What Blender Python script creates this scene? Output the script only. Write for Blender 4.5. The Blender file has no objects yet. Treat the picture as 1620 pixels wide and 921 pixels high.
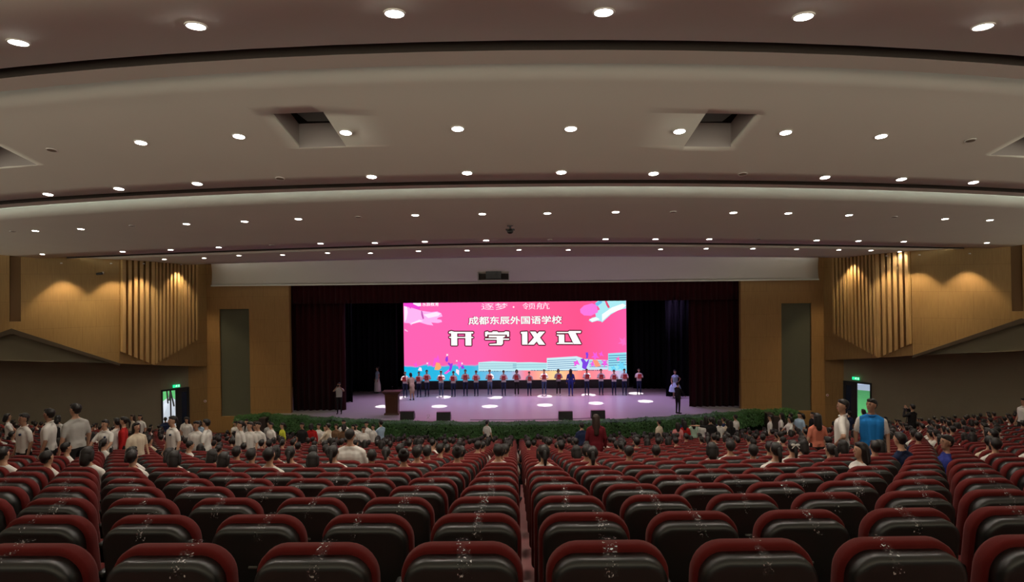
import bpy, bmesh, math, random
import numpy as np
from mathutils import Vector, Matrix, Euler
from mathutils.bvhtree import BVHTree
random.seed(7)
C = bpy.context.scene.collection
PI = math.pi

# ---------------------------------------------------------------- camera, world, exposure
CZ = 8.2                    # lens height above the flat floor in front of the stage
F = 1000.0                  # focal length in pixels of a 1620 x 921 frame
CAM_ROT = Matrix.Rotation(math.radians(0.23), 3, 'Z') @ Matrix.Rotation(math.radians(90 - 0.888), 3, 'X') @ Matrix.Rotation(math.radians(-0.6), 3, 'Z')
CAM_POS = Vector((0, 0, CZ))
camd = bpy.data.cameras.new('camera'); cam = bpy.data.objects.new('camera', camd); C.objects.link(cam)
camd.sensor_width = 36; camd.lens = F / 1620 * 36; camd.clip_end = 300; camd.clip_start = .05
cam.location = CAM_POS; cam.rotation_euler = CAM_ROT.to_euler()
bpy.context.scene.camera = cam

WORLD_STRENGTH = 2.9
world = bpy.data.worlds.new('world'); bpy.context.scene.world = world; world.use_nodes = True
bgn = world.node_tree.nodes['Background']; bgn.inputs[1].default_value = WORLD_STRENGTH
# added fill light: background bright below eye level only, made up to brighten the ceiling
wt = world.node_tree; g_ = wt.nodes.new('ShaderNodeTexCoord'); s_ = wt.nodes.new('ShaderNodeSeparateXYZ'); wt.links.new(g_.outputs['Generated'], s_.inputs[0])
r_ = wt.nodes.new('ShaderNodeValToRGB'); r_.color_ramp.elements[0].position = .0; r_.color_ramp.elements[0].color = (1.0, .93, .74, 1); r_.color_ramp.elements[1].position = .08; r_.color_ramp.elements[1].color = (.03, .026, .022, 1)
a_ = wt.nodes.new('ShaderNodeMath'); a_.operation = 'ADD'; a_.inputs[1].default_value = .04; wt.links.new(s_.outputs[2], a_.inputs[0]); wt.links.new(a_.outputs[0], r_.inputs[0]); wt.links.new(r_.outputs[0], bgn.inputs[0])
LAMP_W = 95.0
STAGE_WASH_W = 400.0
vs = bpy.context.scene.view_settings
vs.view_transform = 'Standard'; vs.look = 'None'; vs.gamma = 1; vs.use_curve_mapping = False; vs.exposure = 0.0
try:
    bpy.context.scene.cycles.max_bounces = 6; bpy.context.scene.cycles.diffuse_bounces = 3
    bpy.context.scene.cycles.sample_clamp_indirect = 2.0
    bpy.context.scene.cycles.caustics_reflective = False; bpy.context.scene.cycles.caustics_refractive = False
except Exception: pass

def ray(px, py):
    return (CAM_ROT @ Vector(((px - 810) / F, -(py - 460.5) / F, -1))).normalized()
def at_y(px, py, Y):
    r = ray(px, py); t = Y / r.y; return CAM_POS + r * t
def at_z(px, py, z):
    r = ray(px, py); t = (z - CZ) / r.z; return CAM_POS + r * t
def on_plane(px, py, P0, P1, off=0.0):
    d = Vector((P1[0] - P0[0], P1[1] - P0[1], 0)).normalized(); n = Vector((-d.y, d.x, 0))
    r = ray(px, py); q = Vector((P0[0], P0[1], 0)) + n * off
    t = (q - CAM_POS).dot(n) / r.dot(n); return CAM_POS + r * t

# ---------------------------------------------------------------- materials
MATS = {}
def mat(name, col, rough=.6, spec=.4, metal=0, noise=0, nscale=8, emis=None, estr=0, sheen=0, bump=0, bscale=40, trans=0, alpha=1):
    if name in MATS: return MATS[name]
    m = bpy.data.materials.new(name); m.use_nodes = True; nt = m.node_tree; b = nt.nodes['Principled BSDF']
    b.inputs['Base Color'].default_value = (*col, 1); b.inputs['Roughness'].default_value = rough
    b.inputs['Specular IOR Level'].default_value = spec; b.inputs['Metallic'].default_value = metal
    if sheen: b.inputs['Sheen Weight'].default_value = sheen
    if trans: b.inputs['Transmission Weight'].default_value = trans
    if alpha < 1: b.inputs['Alpha'].default_value = alpha
    if emis: b.inputs['Emission Color'].default_value = (*emis, 1); b.inputs['Emission Strength'].default_value = estr
    if noise or bump:
        tc = nt.nodes.new('ShaderNodeTexCoord')
        n = nt.nodes.new('ShaderNodeTexNoise'); n.inputs['Scale'].default_value = nscale; n.inputs['Detail'].default_value = 4
        nt.links.new(tc.outputs['Object'], n.inputs['Vector'])
        if noise:
            r = nt.nodes.new('ShaderNodeMix'); r.data_type = 'RGBA'
            r.inputs[6].default_value = (*[c * (1 - noise) for c in col], 1); r.inputs[7].default_value = (*[min(1, c * (1 + noise)) for c in col], 1)
            nt.links.new(n.outputs['Fac'], r.inputs[0]); nt.links.new(r.outputs[2], b.inputs['Base Color'])
        if bump:
            n2 = nt.nodes.new('ShaderNodeTexNoise'); n2.inputs['Scale'].default_value = bscale
            nt.links.new(tc.outputs['Object'], n2.inputs['Vector'])
            bp = nt.nodes.new('ShaderNodeBump'); bp.inputs['Strength'].default_value = bump; bp.inputs['Distance'].default_value = .01
            nt.links.new(n2.outputs['Fac'], bp.inputs['Height']); nt.links.new(bp.outputs[0], b.inputs['Normal'])
    MATS[name] = m; return m
def wood(name, c1, c2, joint, along=(1, 0), rough=.45, pw=1.2, ph=1.25):
    """veneer panels: fine vertical grain, thin joints between panels, read along the wall and up it"""
    if name in MATS: return MATS[name]
    m = bpy.data.materials.new(name); m.use_nodes = True; nt = m.node_tree; b = nt.nodes['Principled BSDF']; L = nt.links.new
    b.inputs['Roughness'].default_value = rough; b.inputs['Specular IOR Level'].default_value = .3
    tc = nt.nodes.new('ShaderNodeTexCoord'); sep = nt.nodes.new('ShaderNodeSeparateXYZ'); L(tc.outputs['Object'], sep.inputs[0])
    a = nt.nodes.new('ShaderNodeMath'); a.operation = 'MULTIPLY'; a.inputs[1].default_value = along[0]; L(sep.outputs[0], a.inputs[0])
    a2 = nt.nodes.new('ShaderNodeMath'); a2.operation = 'MULTIPLY_ADD'; a2.inputs[1].default_value = along[1]; L(sep.outputs[1], a2.inputs[0]); L(a.outputs[0], a2.inputs[2])
    cb = nt.nodes.new('ShaderNodeCombineXYZ'); L(a2.outputs[0], cb.inputs[0]); L(sep.outputs[2], cb.inputs[1])
    br = nt.nodes.new('ShaderNodeTexBrick'); L(cb.outputs[0], br.inputs[0])
    br.inputs['Scale'].default_value = 1; br.inputs['Brick Width'].default_value = pw; br.inputs['Row Height'].default_value = ph
    br.inputs['Mortar Size'].default_value = .008; br.inputs['Color1'].default_value = (*c1, 1); br.inputs['Color2'].default_value = (*c2, 1); br.inputs['Mortar'].default_value = (*joint, 1)
    mp = nt.nodes.new('ShaderNodeMapping'); mp.inputs['Scale'].default_value = (14, 1.0, 1); L(cb.outputs[0], mp.inputs[0])
    n = nt.nodes.new('ShaderNodeTexNoise'); n.inputs['Scale'].default_value = 1.5; n.inputs['Detail'].default_value = 5; L(mp.outputs[0], n.inputs[0])
    mx = nt.nodes.new('ShaderNodeMix'); mx.data_type = 'RGBA'; mx.blend_type = 'MULTIPLY'; mx.inputs[0].default_value = .35
    L(br.outputs[0], mx.inputs[6]); L(n.outputs['Fac'], mx.inputs[7]); L(mx.outputs[2], b.inputs['Base Color'])
    MATS[name] = m; return m

M_CEIL = mat('painted plaster', (.80, .785, .70), .85, .2, noise=.03, nscale=.7)
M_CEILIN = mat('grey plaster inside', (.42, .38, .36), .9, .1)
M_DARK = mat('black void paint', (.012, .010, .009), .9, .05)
M_SLOT = mat('dark brown slot', (.05, .04, .034), .9, .1)
M_TRIMRING = mat('lamp ring metal', (.75, .72, .68), .4, .5)
M_LAMP = mat('lamp glow', (1, 1, 1), .5, emis=(1.0, .93, .84), estr=35)
M_COVE = mat('cove light strip', (1, 1, 1), .5, emis=(.80, 1.0, .93), estr=2.2)
M_BLACKP = mat('black plastic', (.012, .013, .013), .38, .5)
M_BLACKM = mat('black metal', (.02, .02, .022), .5, .5)
M_OLIVE = mat('olive acoustic fabric', (.175, .155, .105), .95, .1, noise=.06, nscale=3)
M_OLIVED = mat('dark olive wall cover', (.27, .235, .165), .95, .1, noise=.06, nscale=2)
M_OLIVEG = mat('grey green niche cover', (.115, .115, .078), .95, .1, noise=.05, nscale=2)
M_TRIM = mat('dark brown trim', (.075, .055, .035), .6, .3)
M_REC = mat('brown recess', (.17, .10, .045), .7, .2)
M_CURT = mat('maroon velvet curtain', (.032, .003, .005), .9, .1, sheen=.05)
M_BLKC = mat('black stage drape', (.006, .006, .008), .95, .05)
M_STAGE = mat('stage floor vinyl', (.36, .33, .33), .32, .35, noise=.05, nscale=2)
M_STAGEF = mat('stage edge', (.05, .035, .03), .6, .3)
M_FLOOR = mat('maroon laminate floor', (.30, .10, .10), .35, .4, noise=.15, nscale=3)
W_SIDE = wood('honey oak wall panel', (.42, .255, .095), (.405, .243, .088), (.32, .19, .07), (1.15, .2))
W_SIDE2 = wood('honey oak wall panel oblique', (.42, .255, .095), (.405, .243, .088), (.32, .19, .07), (.3, 1.0))
W_FRONT = wood('warm oak front panel', (.43, .24, .085), (.415, .23, .08), (.33, .18, .06), (1, 0))
W_FIN = wood('oak fin', (.56, .35, .14), (.52, .32, .125), (.5, .3, .12), (1, 1), pw=9, ph=9)

# ---------------------------------------------------------------- mesh helpers
def link(name, bm, m, parent=None, smooth=False, loc=None):
    me = bpy.data.meshes.new(name); 
    bm.normal_update(); bm.to_mesh(me); bm.free()
    for x in (m if isinstance(m, (list, tuple)) else [m]): me.materials.append(x)
    if smooth:
        for p in me.polygons: p.use_smooth = True
    o = bpy.data.objects.new(name, me); C.objects.link(o)
    if parent: o.parent = parent
    if loc: o.location = loc
    return o
def tag(o, label=None, cat=None, group=None, kind=None):
    if label: o['label'] = label
    if cat: o['category'] = cat
    if group: o['group'] = group
    if kind: o['kind'] = kind
    return o
def empty(name, loc=(0, 0, 0), rz=0, label=None, cat=None, group=None):
    o = bpy.data.objects.new(name, None); C.objects.link(o); o.location = loc; o.rotation_euler = (0, 0, rz); o.empty_display_size = .2
    return tag(o, label, cat, group)
def struct(name, bm, m, label=None, parent=None, smooth=False):
    o = link(name, bm, m, parent, smooth)
    if not parent: tag(o, label, None, None, 'structure')
    return o
def box(bm, c, s, rz=0, bev=0, mi=0):
    r = bmesh.ops.create_cube(bm, size=1); vs_ = r['verts']
    bmesh.ops.scale(bm, vec=s, verts=vs_)
    fs = list({f for v in vs_ for f in v.link_faces})
    if bev:
        es = list({e for v in vs_ for e in v.link_edges})
        b = bmesh.ops.bevel(bm, geom=es, offset=bev, segments=2, affect='EDGES', profile=.5); vs_ = list({v for f in b['faces'] for v in f.verts} | {v for v in vs_ if v.is_valid}); fs = list({f for v in vs_ for f in v.link_faces})
    if rz: bmesh.ops.rotate(bm, cent=(0, 0, 0), matrix=Matrix.Rotation(rz, 3, 'Z'), verts=vs_)
    bmesh.ops.translate(bm, vec=c, verts=vs_)
    for f in fs: f.material_index = mi
    return vs_
def cyl(bm, p, q, r1, r2=None, seg=12, mi=0, caps=True):
    p, q = Vector(p), Vector(q); d = q - p; r2 = r1 if r2 is None else r2
    rot = d.to_track_quat('Z', 'Y').to_matrix().to_4x4()
    r = bmesh.ops.create_cone(bm, cap_ends=caps, segments=seg, radius1=r1, radius2=max(r2, 1e-5), depth=d.length, matrix=Matrix.Translation((p + q) / 2) @ rot)
    for f in {f for v in r['verts'] for f in v.link_faces}: f.material_index = mi
    return r['verts']
def ball(bm, c, s, mi=0, u=12, v=8):
    r = bmesh.ops.create_uvsphere(bm, u_segments=u, v_segments=v, radius=1, matrix=Matrix.Translation(c) @ Matrix.Diagonal((*(s if hasattr(s, '__len__') else (s,) * 3), 1)))
    for f in {f for x in r['verts'] for f in x.link_faces}: f.material_index = mi
    return r['verts']
def poly_extrude(bm, pts, vec, mi=0):
    """closed prism from a planar outline"""
    vec = Vector(vec); a = [bm.verts.new(p) for p in pts]; b = [bm.verts.new(Vector(p) + vec) for p in pts]
    f = [bm.faces.new(a), bm.faces.new(b[::-1])]
    n = len(a)
    for i in range(n): f.append(bm.faces.new((a[i], b[i], b[(i + 1) % n], a[(i + 1) % n])))
    for x in f: x.material_index = mi
def mirror_pts(pts, s): return [Vector((p[0] * s, p[1], p[2])) for p in pts]

# ---------------------------------------------------------------- plan shapes
def offc(k, X):
    if k == 0: return .018 * X * X
    if k == 1: return .015 * X * X
    return math.sqrt(13.5 + .25 * X * X) - 3.68
KN = (7.3, 12.8, 21.4)
def ceilY(d, X):
    if d <= KN[0]: return d + offc(0, X)
    if d >= KN[2]: return d + offc(2, X)
    i = 0 if d < KN[1] else 1
    t = (d - KN[i]) / (KN[i + 1] - KN[i]); return d + (1 - t) * offc(i, X) + t * offc(i + 1, X)
def ceild(X, Y):
    lo, hi = -40., 60.
    for _ in range(40):
        m = (lo + hi) / 2
        if ceilY(m, X) < Y: lo = m
        else: hi = m
    return lo
PANELS = [(-4.0, 7.05, lambda d: 2.67), (8.25, 12.6, lambda d: 2.83 - .19 * (d - 8.25)),
          (13.9, 21.0, lambda d: 2.06 - .111 * (d - 13.9)), (22.5, 27.6, lambda d: 1.30 - .049 * (d - 22.5))]
def ceil_hit(px, py):
    """where the view ray meets the ceiling panels"""
    r = ray(px, py); t = 3.0
    while t < 45:
        p = CAM_POS + r * t; d = ceild(p.x, p.y)
        for i, (a, b, f) in enumerate(PANELS):
            if a - .4 <= d <= b + .3 and p.z - CZ >= f(d): return p, d, i
        t += .02
    return CAM_POS + r * 25, 25, 3
def rowR(d):
    t = min(1, max(0, (d - 8) / 16)); return 1 / ((1 - t) / 115 + t / 62)
def rowY(d, X): return d + X * X / (2 * rowR(d))
def rowd(X, Y):
    lo, hi = -30., 60.
    for _ in range(36):
        m = (lo + hi) / 2
        if rowY(m, X) < Y: lo = m
        else: hi = m
    return lo
def rowd_n(n): return 2.74 + .93 * n
def rowz(n): return max(0.0, 6.07 - .219 * n)
def floorz(X, Y):
    n = math.floor((rowd(X, Y) + .14 - 2.74) / .93); return rowz(n)
LOWQ = [(-17.0, 34.7), (-18.6, 33.0), (-23.6, 29.0), (-31.0, 23.5), (-31, -6)]
UPU = [(-16.95, 34.7), (-18.0, 31.6), (-18.9, 30.3), (-22.8, 28.0), (-30.6, 23.0)]
def wallX(Y):
    for (x0, y0), (x1, y1) in zip(LOWQ, LOWQ[1:]):
        if y1 <= Y <= y0: return -(x0 + (x1 - x0) * (y0 - Y) / (y0 - y1))
    return 17.0 if Y > 34.7 else 31

# ---------------------------------------------------------------- the ceiling
def thick(o, t=.06, off=1):
    md = o.modifiers.new('thickness', 'SOLIDIFY'); md.thickness = t; md.offset = off; return o
XS = [-28 + i for i in range(57)]
def ceil_strip(name, ds, zf, m, holes=(), label=None, parent=None, t=.06):
    bm = bmesh.new(); xs = sorted(set(XS) | {h for H in holes for h in H[:2]}); dd = sorted(set(ds) | {h for H in holes for h in H[2:]})
    g = [[bm.verts.new((x, ceilY(d, x), CZ + zf(d))) for x in xs] for d in dd]
    for i in range(len(dd) - 1):
        for j in range(len(xs) - 1):
            cx, cd = (xs[j] + xs[j + 1]) / 2, (dd[i] + dd[i + 1]) / 2
            if any(H[0] < cx < H[1] and H[2] < cd < H[3] for H in holes): continue
            bm.faces.new((g[i][j], g[i][j + 1], g[i + 1][j + 1], g[i + 1][j]))
    bmesh.ops.reverse_faces(bm, faces=bm.faces)      # the visible side looks down
    o = link(name, bm, m, parent, True); thick(o, t, -1)
    if not parent: tag(o, label, kind='structure')
    return o
def lin(a, b, n): return [a + (b - a) * i / (n - 1) for i in range(n)]
# the four projector hatches of the second panel, read from their corners
HOLES = []
for (n1, n2, f1, f2) in (((430, 180), (513, 177), (470, 233), (547, 233)), ((1115, 180), (1197, 180), (1083, 232), (1160, 232)),
                         ((-95, 232), (-8, 229), (-18, 266), (65, 262)), ((1641, 213), (1728, 216), (1553, 245), (1636, 249))):
    ps = [ceil_hit(*q) for q in (n1, n2, f1, f2)]
    x0 = (ps[0][0].x + ps[2][0].x) / 2; x1 = (ps[1][0].x + ps[3][0].x) / 2
    d0 = (ps[0][1] + ps[1][1]) / 2; d1 = (ps[2][1] + ps[3][1]) / 2
    HOLES.append((x0, x1, d0, d1))
ceil_strip('ceiling', lin(-4, 7.05, 8), PANELS[0][2], M_CEIL, label='rearmost curved plaster ceiling panel over the back rows')
ceil_strip('ceiling', lin(8.25, 12.6, 10), PANELS[1][2], M_CEIL, HOLES, label='curved plaster ceiling panel with four square hatches')
ceil_strip('ceiling', lin(13.9, 21.0, 8), PANELS[2][2], M_CEIL, label='curved plaster ceiling panel carrying the small dome camera')
ceil_strip('ceiling', lin(22.5, 27.6, 6), PANELS[3][2], M_CEIL, label='front plaster ceiling panel before the stage valance')
def lip(d0, d1, d2, h, hup, hnext, lab, k):
    """dark slot, narrow flat strip, upstand and the cove lamp hidden on top of the strip"""
    bm = bmesh.new(); prof = [(d0, h, 0), (d0, h + .45, 0), (d1, h + .45, 0), (d1, h, 0)]
    for a, b in zip(prof, prof[1:]):
        for x0, x1 in zip(XS, XS[1:]):
            bm.faces.new([bm.verts.new((x, ceilY(d, x), CZ + z)) for x, d, z in ((x0, a[0], a[1]), (x1, a[0], a[1]), (x1, b[0], b[1]), (x0, b[0], b[1]))])
    struct('trim_%d' % (k * 2 + 1), bm, M_SLOT, 'dark slot between curved ceiling panels, ' + lab)
    bm = bmesh.new(); dc = d2 + .45
    prof = [(d1, h), (d2, h), (d2, h + .05), (d1 + .02, h + .05)]
    for a, b in zip(prof, prof[1:]):
        for x0, x1 in zip(XS, XS[1:]):
            bm.faces.new([bm.verts.new((x, ceilY(d, x), CZ + z)) for x, d, z in ((x0, a[0], a[1]), (x1, a[0], a[1]), (x1, b[0], b[1]), (x0, b[0], b[1]))])
    struct('trim_%d' % (k * 2 + 2), bm, M_CEIL, 'narrow pale soffit strip, ' + lab)
    bm = bmesh.new()
    for x0, x1 in zip(XS, XS[1:]):      # cove lid closing the gap above the strip
        for (da, za, db, zb) in ((d1, h + .46, dc, h + .46), (dc, h + .46, dc + .02, hnext)):
            bm.faces.new([bm.verts.new((x, ceilY(d, x), CZ + z)) for x, d, z in ((x0, da, za), (x1, da, za), (x1, db, zb), (x0, db, zb))])
    struct('ceiling', bm, M_CEIL, 'plaster cove lid, ' + lab)
    bm = bmesh.new()
    for x0, x1 in zip(XS, XS[1:]):
        q = [bm.verts.new((x, ceilY(d, x), CZ + z)) for x, d, z in ((x0, d2 - .1, h + .06), (x1, d2 - .1, h + .06), (x1, d2 - .1, h + .12), (x0, d2 - .1, h + .12))]
        bm.faces.new(q)
    tag(link('cove_light', bm, mat('cove light strip %d' % k, (1, 1, 1), .5, emis=(.86, 1.0, .88), estr=(1.6, 8, 6)[k])), 'hidden cove light strip, ' + lab, 'light')
lip(7.05, 7.35, 7.8, 2.67, .25, 2.83, 'nearest the camera', 0)
lip(12.6, 13.03, 13.45, 2.0, .2, 2.06, 'in the middle of the ceiling', 1)
lip(21.0, 21.9, 22.2, 1.27, .15, 1.30, 'nearest the stage', 2)

# valance: curves down from the last panel to the head of the stage opening
bm = bmesh.new(); NX, NS = 40, 14; g = []
VB = 8.12
for j in range(NS + 1):
    s = j / NS; row = []
    for i in range(NX + 1):
        u = -1 + 2 * i / NX; xa, xb = 15.9 * u, 16.55 * u
        ya, yb = 27.75 + offc(2, xa), 34.45; za, zb = CZ + PANELS[3][2](27.6) + .55, VB
        sy = .45 * s + .55 * math.sin(s * PI / 2); sz = .45 * s + .55 * (1 - math.cos(s * PI / 2))
        row.append(bm.verts.new((xa + (xb - xa) * s, ya + (yb - ya) * sy, za + (zb - za) * sz)))
    g.append(row)
for j in range(NS):
    for i in range(NX): bm.faces.new((g[j][i], g[j + 1][i], g[j + 1][i + 1], g[j][i + 1]))
valance = link('ceiling', bm, M_CEIL, None, True); tag(valance, 'curved plaster valance above the stage opening', kind='structure'); thick(valance, .08, -1)
bm = bmesh.new()
for x0, x1 in zip(XS, XS[1:]):
    if abs(x0) > 16 or abs(x1) > 16: continue
    bm.faces.new([bm.verts.new((x, ceilY(27.42, x), CZ + PANELS[3][2](27.6) + z)) for x, z in ((x0, .07), (x1, .07), (x1, .15), (x0, .15))])
tag(link('cove_light', bm, mat('cove light strip 3', (1, 1, 1), .5, emis=(1.0, .96, .88), estr=9)), 'hidden cove light strip at the head of the curved valance', 'light')
bm = bmesh.new()
for x0, x1 in zip(XS, XS[1:]):
    if abs(x0) > 16 or abs(x1) > 16: continue
    bm.faces.new([bm.verts.new((x, ceilY(d, x), CZ + z)) for x, d, z in ((x0, 27.0, 1.12), (x1, 27.0, 1.12), (x1, 27.0, 1.75), (x0, 27.0, 1.75))]); bm.faces.new([bm.verts.new((x, ceilY(d, x), CZ + z)) for x, d, z in ((x0, 27.0, 1.75), (x1, 27.0, 1.75), (x1, 27.8, 1.75), (x0, 27.8, 1.75))]); bm.faces.new([bm.verts.new((x, ceilY(d, x), CZ + z)) for x, d, z in ((x0, 27.8, 1.75), (x1, 27.8, 1.75), (x1, 27.78, 1.58), (x0, 27.78, 1.58))])
struct('ceiling', bm, M_CEIL, 'plaster cove pocket at the head of the curved valance')
bm = bmesh.new(); box(bm, (0, 34.45, VB + .0), (33.1, .14, .07)); struct('trim_7', bm, M_CEIL, 'pale lower rim of the curved stage valance')

# hatches: lit plaster shafts with a black void and a projector box
def hatch(H, lab, flip):
    x0, x1, d0, d1 = H; zf = PANELS[1][2]; e = empty('ceiling_hatch', ((x0 + x1) / 2, ceilY((d0 + d1) / 2, (x0 + x1) / 2), CZ + zf(d1)), 0, lab, 'hatch', 'square ceiling hatches')
    off = Vector(e.location); P = lambda x, d, h: Vector((x, ceilY(d, x), CZ + zf(d) + h)) - off
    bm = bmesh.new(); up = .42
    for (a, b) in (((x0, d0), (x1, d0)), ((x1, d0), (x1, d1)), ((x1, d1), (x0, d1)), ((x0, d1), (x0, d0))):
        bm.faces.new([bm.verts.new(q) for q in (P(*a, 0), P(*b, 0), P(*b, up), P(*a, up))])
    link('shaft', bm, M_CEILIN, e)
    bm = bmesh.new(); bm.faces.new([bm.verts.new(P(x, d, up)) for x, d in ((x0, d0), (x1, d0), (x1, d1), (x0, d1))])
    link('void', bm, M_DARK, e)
    bm = bmesh.new(); cx = x0 + (x1 - x0) * (.66 if flip > 0 else .34); w = (x1 - x0) * .52
    c = P(cx, d0 + (d1 - d0) * .32, up - .13); box(bm, c, (w, (d1 - d0) * .55, .3), bev=.01); cyl(bm, c + Vector((0, (d1 - d0) * .27, 0)), c + Vector((0, (d1 - d0) * .3, -.02)), .06)
    link('projector', bm, M_BLACKP, e)
for H, lab, fl in zip(HOLES, ('ceiling hatch left of centre with black projector inside', 'ceiling hatch right of centre with black projector inside',
                              'ceiling hatch cut by the left picture edge', 'ceiling hatch cut by the right picture edge'), (1, -1, 1, -1)): hatch(H, lab, fl)

# ---------------------------------------------------------------- side walls and front walls
def wall_poly(bm, P0, P1, pix, depth, off=0.0, s=1, mi=0):
    d = Vector((P1[0] - P0[0], P1[1] - P0[1], 0)).normalized(); n = Vector((-d.y, d.x, 0))
    if n.dot(Vector((0, -1, 0)) + Vector((-P0[0], 0, 0)) * .05) < 0: n = -n; off = -off   # n points into the room
    pts = [on_plane(px, py, P0, P1, off) for px, py in pix]
    poly_extrude(bm, mirror_pts(pts, s), Vector((-n.x * s, -n.y, 0)) * depth, mi)
ORD = ('left', 'right')
for si, s in ((0, 1), (1, -1)):
    side = ORD[si]
    # lower olive wall
    bm = bmesh.new()
    def wq(a, b, z0, z1, t=.15):
        (xa, ya), (xb, yb) = a, b; d = Vector((xb - xa, yb - ya, 0)).normalized(); n = Vector((-d.y, d.x, 0))
        if n.x > 0: n = -n
        poly_extrude(bm, mirror_pts([(xa, ya, z0), (xb, yb, z0), (xb, yb, z1), (xa, ya, z1)], s), Vector((n.x * s, n.y, 0)) * t)
    DA, DB = (-17.66, 34.0), (-18.6, 33.0)
    wq(DB, DA, 2.62, 6.2); wq(LOWQ[1], LOWQ[2], 0, 6.6); wq(LOWQ[2], LOWQ[3], 0, 7.2)
    struct('wall_' + side, bm, M_OLIVED, 'dark olive lower wall on the %s under the timber cladding' % side)
    bm = bmesh.new(); wq(LOWQ[0], DA, 0, 6.2); struct('wall_' + side + '_return', bm, W_SIDE2, 'timber faced return beside the %s door' % side)
    # upper wall: backing, timber cladding with a slanted lower edge, recess, trim
    A, B, Cc, D, E_ = UPU
    bm = bmesh.new()
    wall_poly(bm, Cc, D, [(190, 575), (190, 330), (-500, 330), (-500, 600), (0, 571)], .2, -.12, s)
    struct('wall_' + side + '_upper', bm, M_OLIVE, 'olive panel below the slanted edge of the %s timber cladding' % side)
    bm = bmesh.new()
    wall_poly(bm, Cc, D, [(190, 576), (190, 330), (33, 330), (33, 509), (15, 509), (15, 330), (-500, 330), (-500, 700), (18, 521)], .10, 0, s)
    struct('wall_' + side + '_cladding', bm, W_SIDE, 'honey oak cladding on the %s side wall with scalloped light' % side)
    bm = bmesh.new(); wall_poly(bm, Cc, D, [(34, 510), (34, 330), (14, 330), (14, 510)], .03, -.09, s)
    struct('trim_%d' % (8 + si), bm, M_REC, 'narrow brown recess in the %s oak cladding' % side)
    bm = bmesh.new()
    wall_poly(bm, Cc, D, [(190, 575), (190, 579), (18, 528), (-500, 712), (-500, 700), (18, 520)], .12, .04, s)
    struct('trim_%d' % (10 + si), bm, M_TRIM, 'dark slanted trim below the %s oak cladding' % side)
    bm = bmesh.new()
    wall_poly(bm, B, Cc, [(246, 578), (246, 330), (189, 330), (189, 575)], .12, 0, s)
    struct('wall_' + side + '_corner', bm, W_SIDE, 'oak wall behind the wide fins on the %s' % side)
    bm = bmesh.new()
    wall_poly(bm, A, B, [(327, 580), (327, 330), (245, 330), (245, 578)], .12, 0, s)
    struct('wall_' + side + '_oblique', bm, W_SIDE2, 'oak wall behind the narrow fins on the %s' % side)
    # underside of the overhang
    bm = bmesh.new()
    ed = [on_plane(327, 580, A, B), on_plane(245, 578, A, B), on_plane(190, 575, Cc, D), on_plane(0, 571, Cc, D), on_plane(-380, 566, Cc, D)]
    lo = [Vector((-17.1, 34.8, ed[0].z)), Vector((-18.8, 33.1, ed[1].z)), Vector((-19.9, 32.2, ed[2].z)), Vector((-24.0, 29.0, ed[3].z)), Vector((-31, 23.8, ed[4].z))]
    for i in range(4): bm.faces.new([bm.verts.new((p.x * s, p.y, p.z + .01)) for p in (ed[i], ed[i + 1], lo[i + 1], lo[i])])
    struct('ceiling', bm, M_OLIVED, 'underside of the %s timber overhang' % side)
    # acoustic fins
    bm = bmesh.new()
    for k in range(6):
        x = 194 + k * 9.2; yb = 557 + 19 * k / 5
        wall_poly(bm, B, Cc, [(x, yb), (x, 340), (x + 5.2, 340), (x + 5.2, yb + 2)], .22, .22, s)
    t = empty('acoustic_fin_panel', (0, 0, 0), 0, 'six wide oak fins on the %s side wall' % side, 'wall fins'); link('fins', bm, W_FIN, t)
    bm = bmesh.new()
    for k in range(12):
        x = 247 + k * 5.75; yb = 576 - 37 * k / 11
        wall_poly(bm, A, B, [(x, yb), (x, 340), (x + 3.0, 340), (x + 3.0, yb - 1.5)], .2, .2, s)
    t = empty('acoustic_fin_panel', (0, 0, 0), 0, 'twelve narrow oak fins beside the stage on the %s' % side, 'wall fins'); link('fins', bm, W_FIN, t)
    # front wall
    bm = bmesh.new()
    xa, xb = -17.1, -12.4
    na, nb = at_y(348, 560, 34.7).x, at_y(395, 560, 34.7).x; zt = at_y(372, 489, 34.7).z
    for (a, b, z0, z1) in ((xa, na, 0, 9.4), (nb, xb, 0, 9.4), (na, nb, zt, 9.4), (na, nb, 0, .9)):
        box(bm, ((a + b) / 2 * s, 34.85, (z0 + z1) / 2), (b - a, .3, z1 - z0))
    struct('wall_front_' + side, bm, W_FRONT, 'warm oak front wall %s of the stage' % side)
    bm = bmesh.new(); box(bm, ((na + nb) / 2 * s, 34.86, (zt + .9) / 2), (nb - na - .005, .1, zt - .9 - .005))
    struct('wall_front_%s_niche' % side, bm, M_OLIVEG, 'tall grey green niche panel in the oak wall %s of the stage' % side)
    # door
    e = empty('door_%d' % (si + 1), (DB[0] * s, DB[1], 0)); tag(e, 'open double exit door in the %s side wall' % side, kind='structure')
    off = e.location; dd = Vector((DA[0] - DB[0], DA[1] - DB[1], 0)); W = dd.length; dd.normalize(); nn = Vector((-dd.y, dd.x, 0))
    def dp(t, z, o=0): p = Vector(DB + (0,)) + dd * t - nn * o + Vector((0, 0, z)); return Vector((p.x * s, p.y, p.z)) - off
    def bar(bm, t0, t1, z0, z1, o=0, th=.1): 
        v = dp(0, 0, o + th) - dp(0, 0, o); poly_extrude(bm, [dp(t0, z0, o), dp(t1, z0, o), dp(t1, z1, o), dp(t0, z1, o)], v)
    bm = bmesh.new(); bar(bm, 0, .06, 0, 2.66, -.1, .2); bar(bm, W - .06, W, 0, 2.66, -.1, .2); bar(bm, 0, W, 2.6, 2.68, -.1, .2)
    link('door_frame', bm, M_BLACKM, e)
    bm = bmesh.new(); h = W / 2
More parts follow.
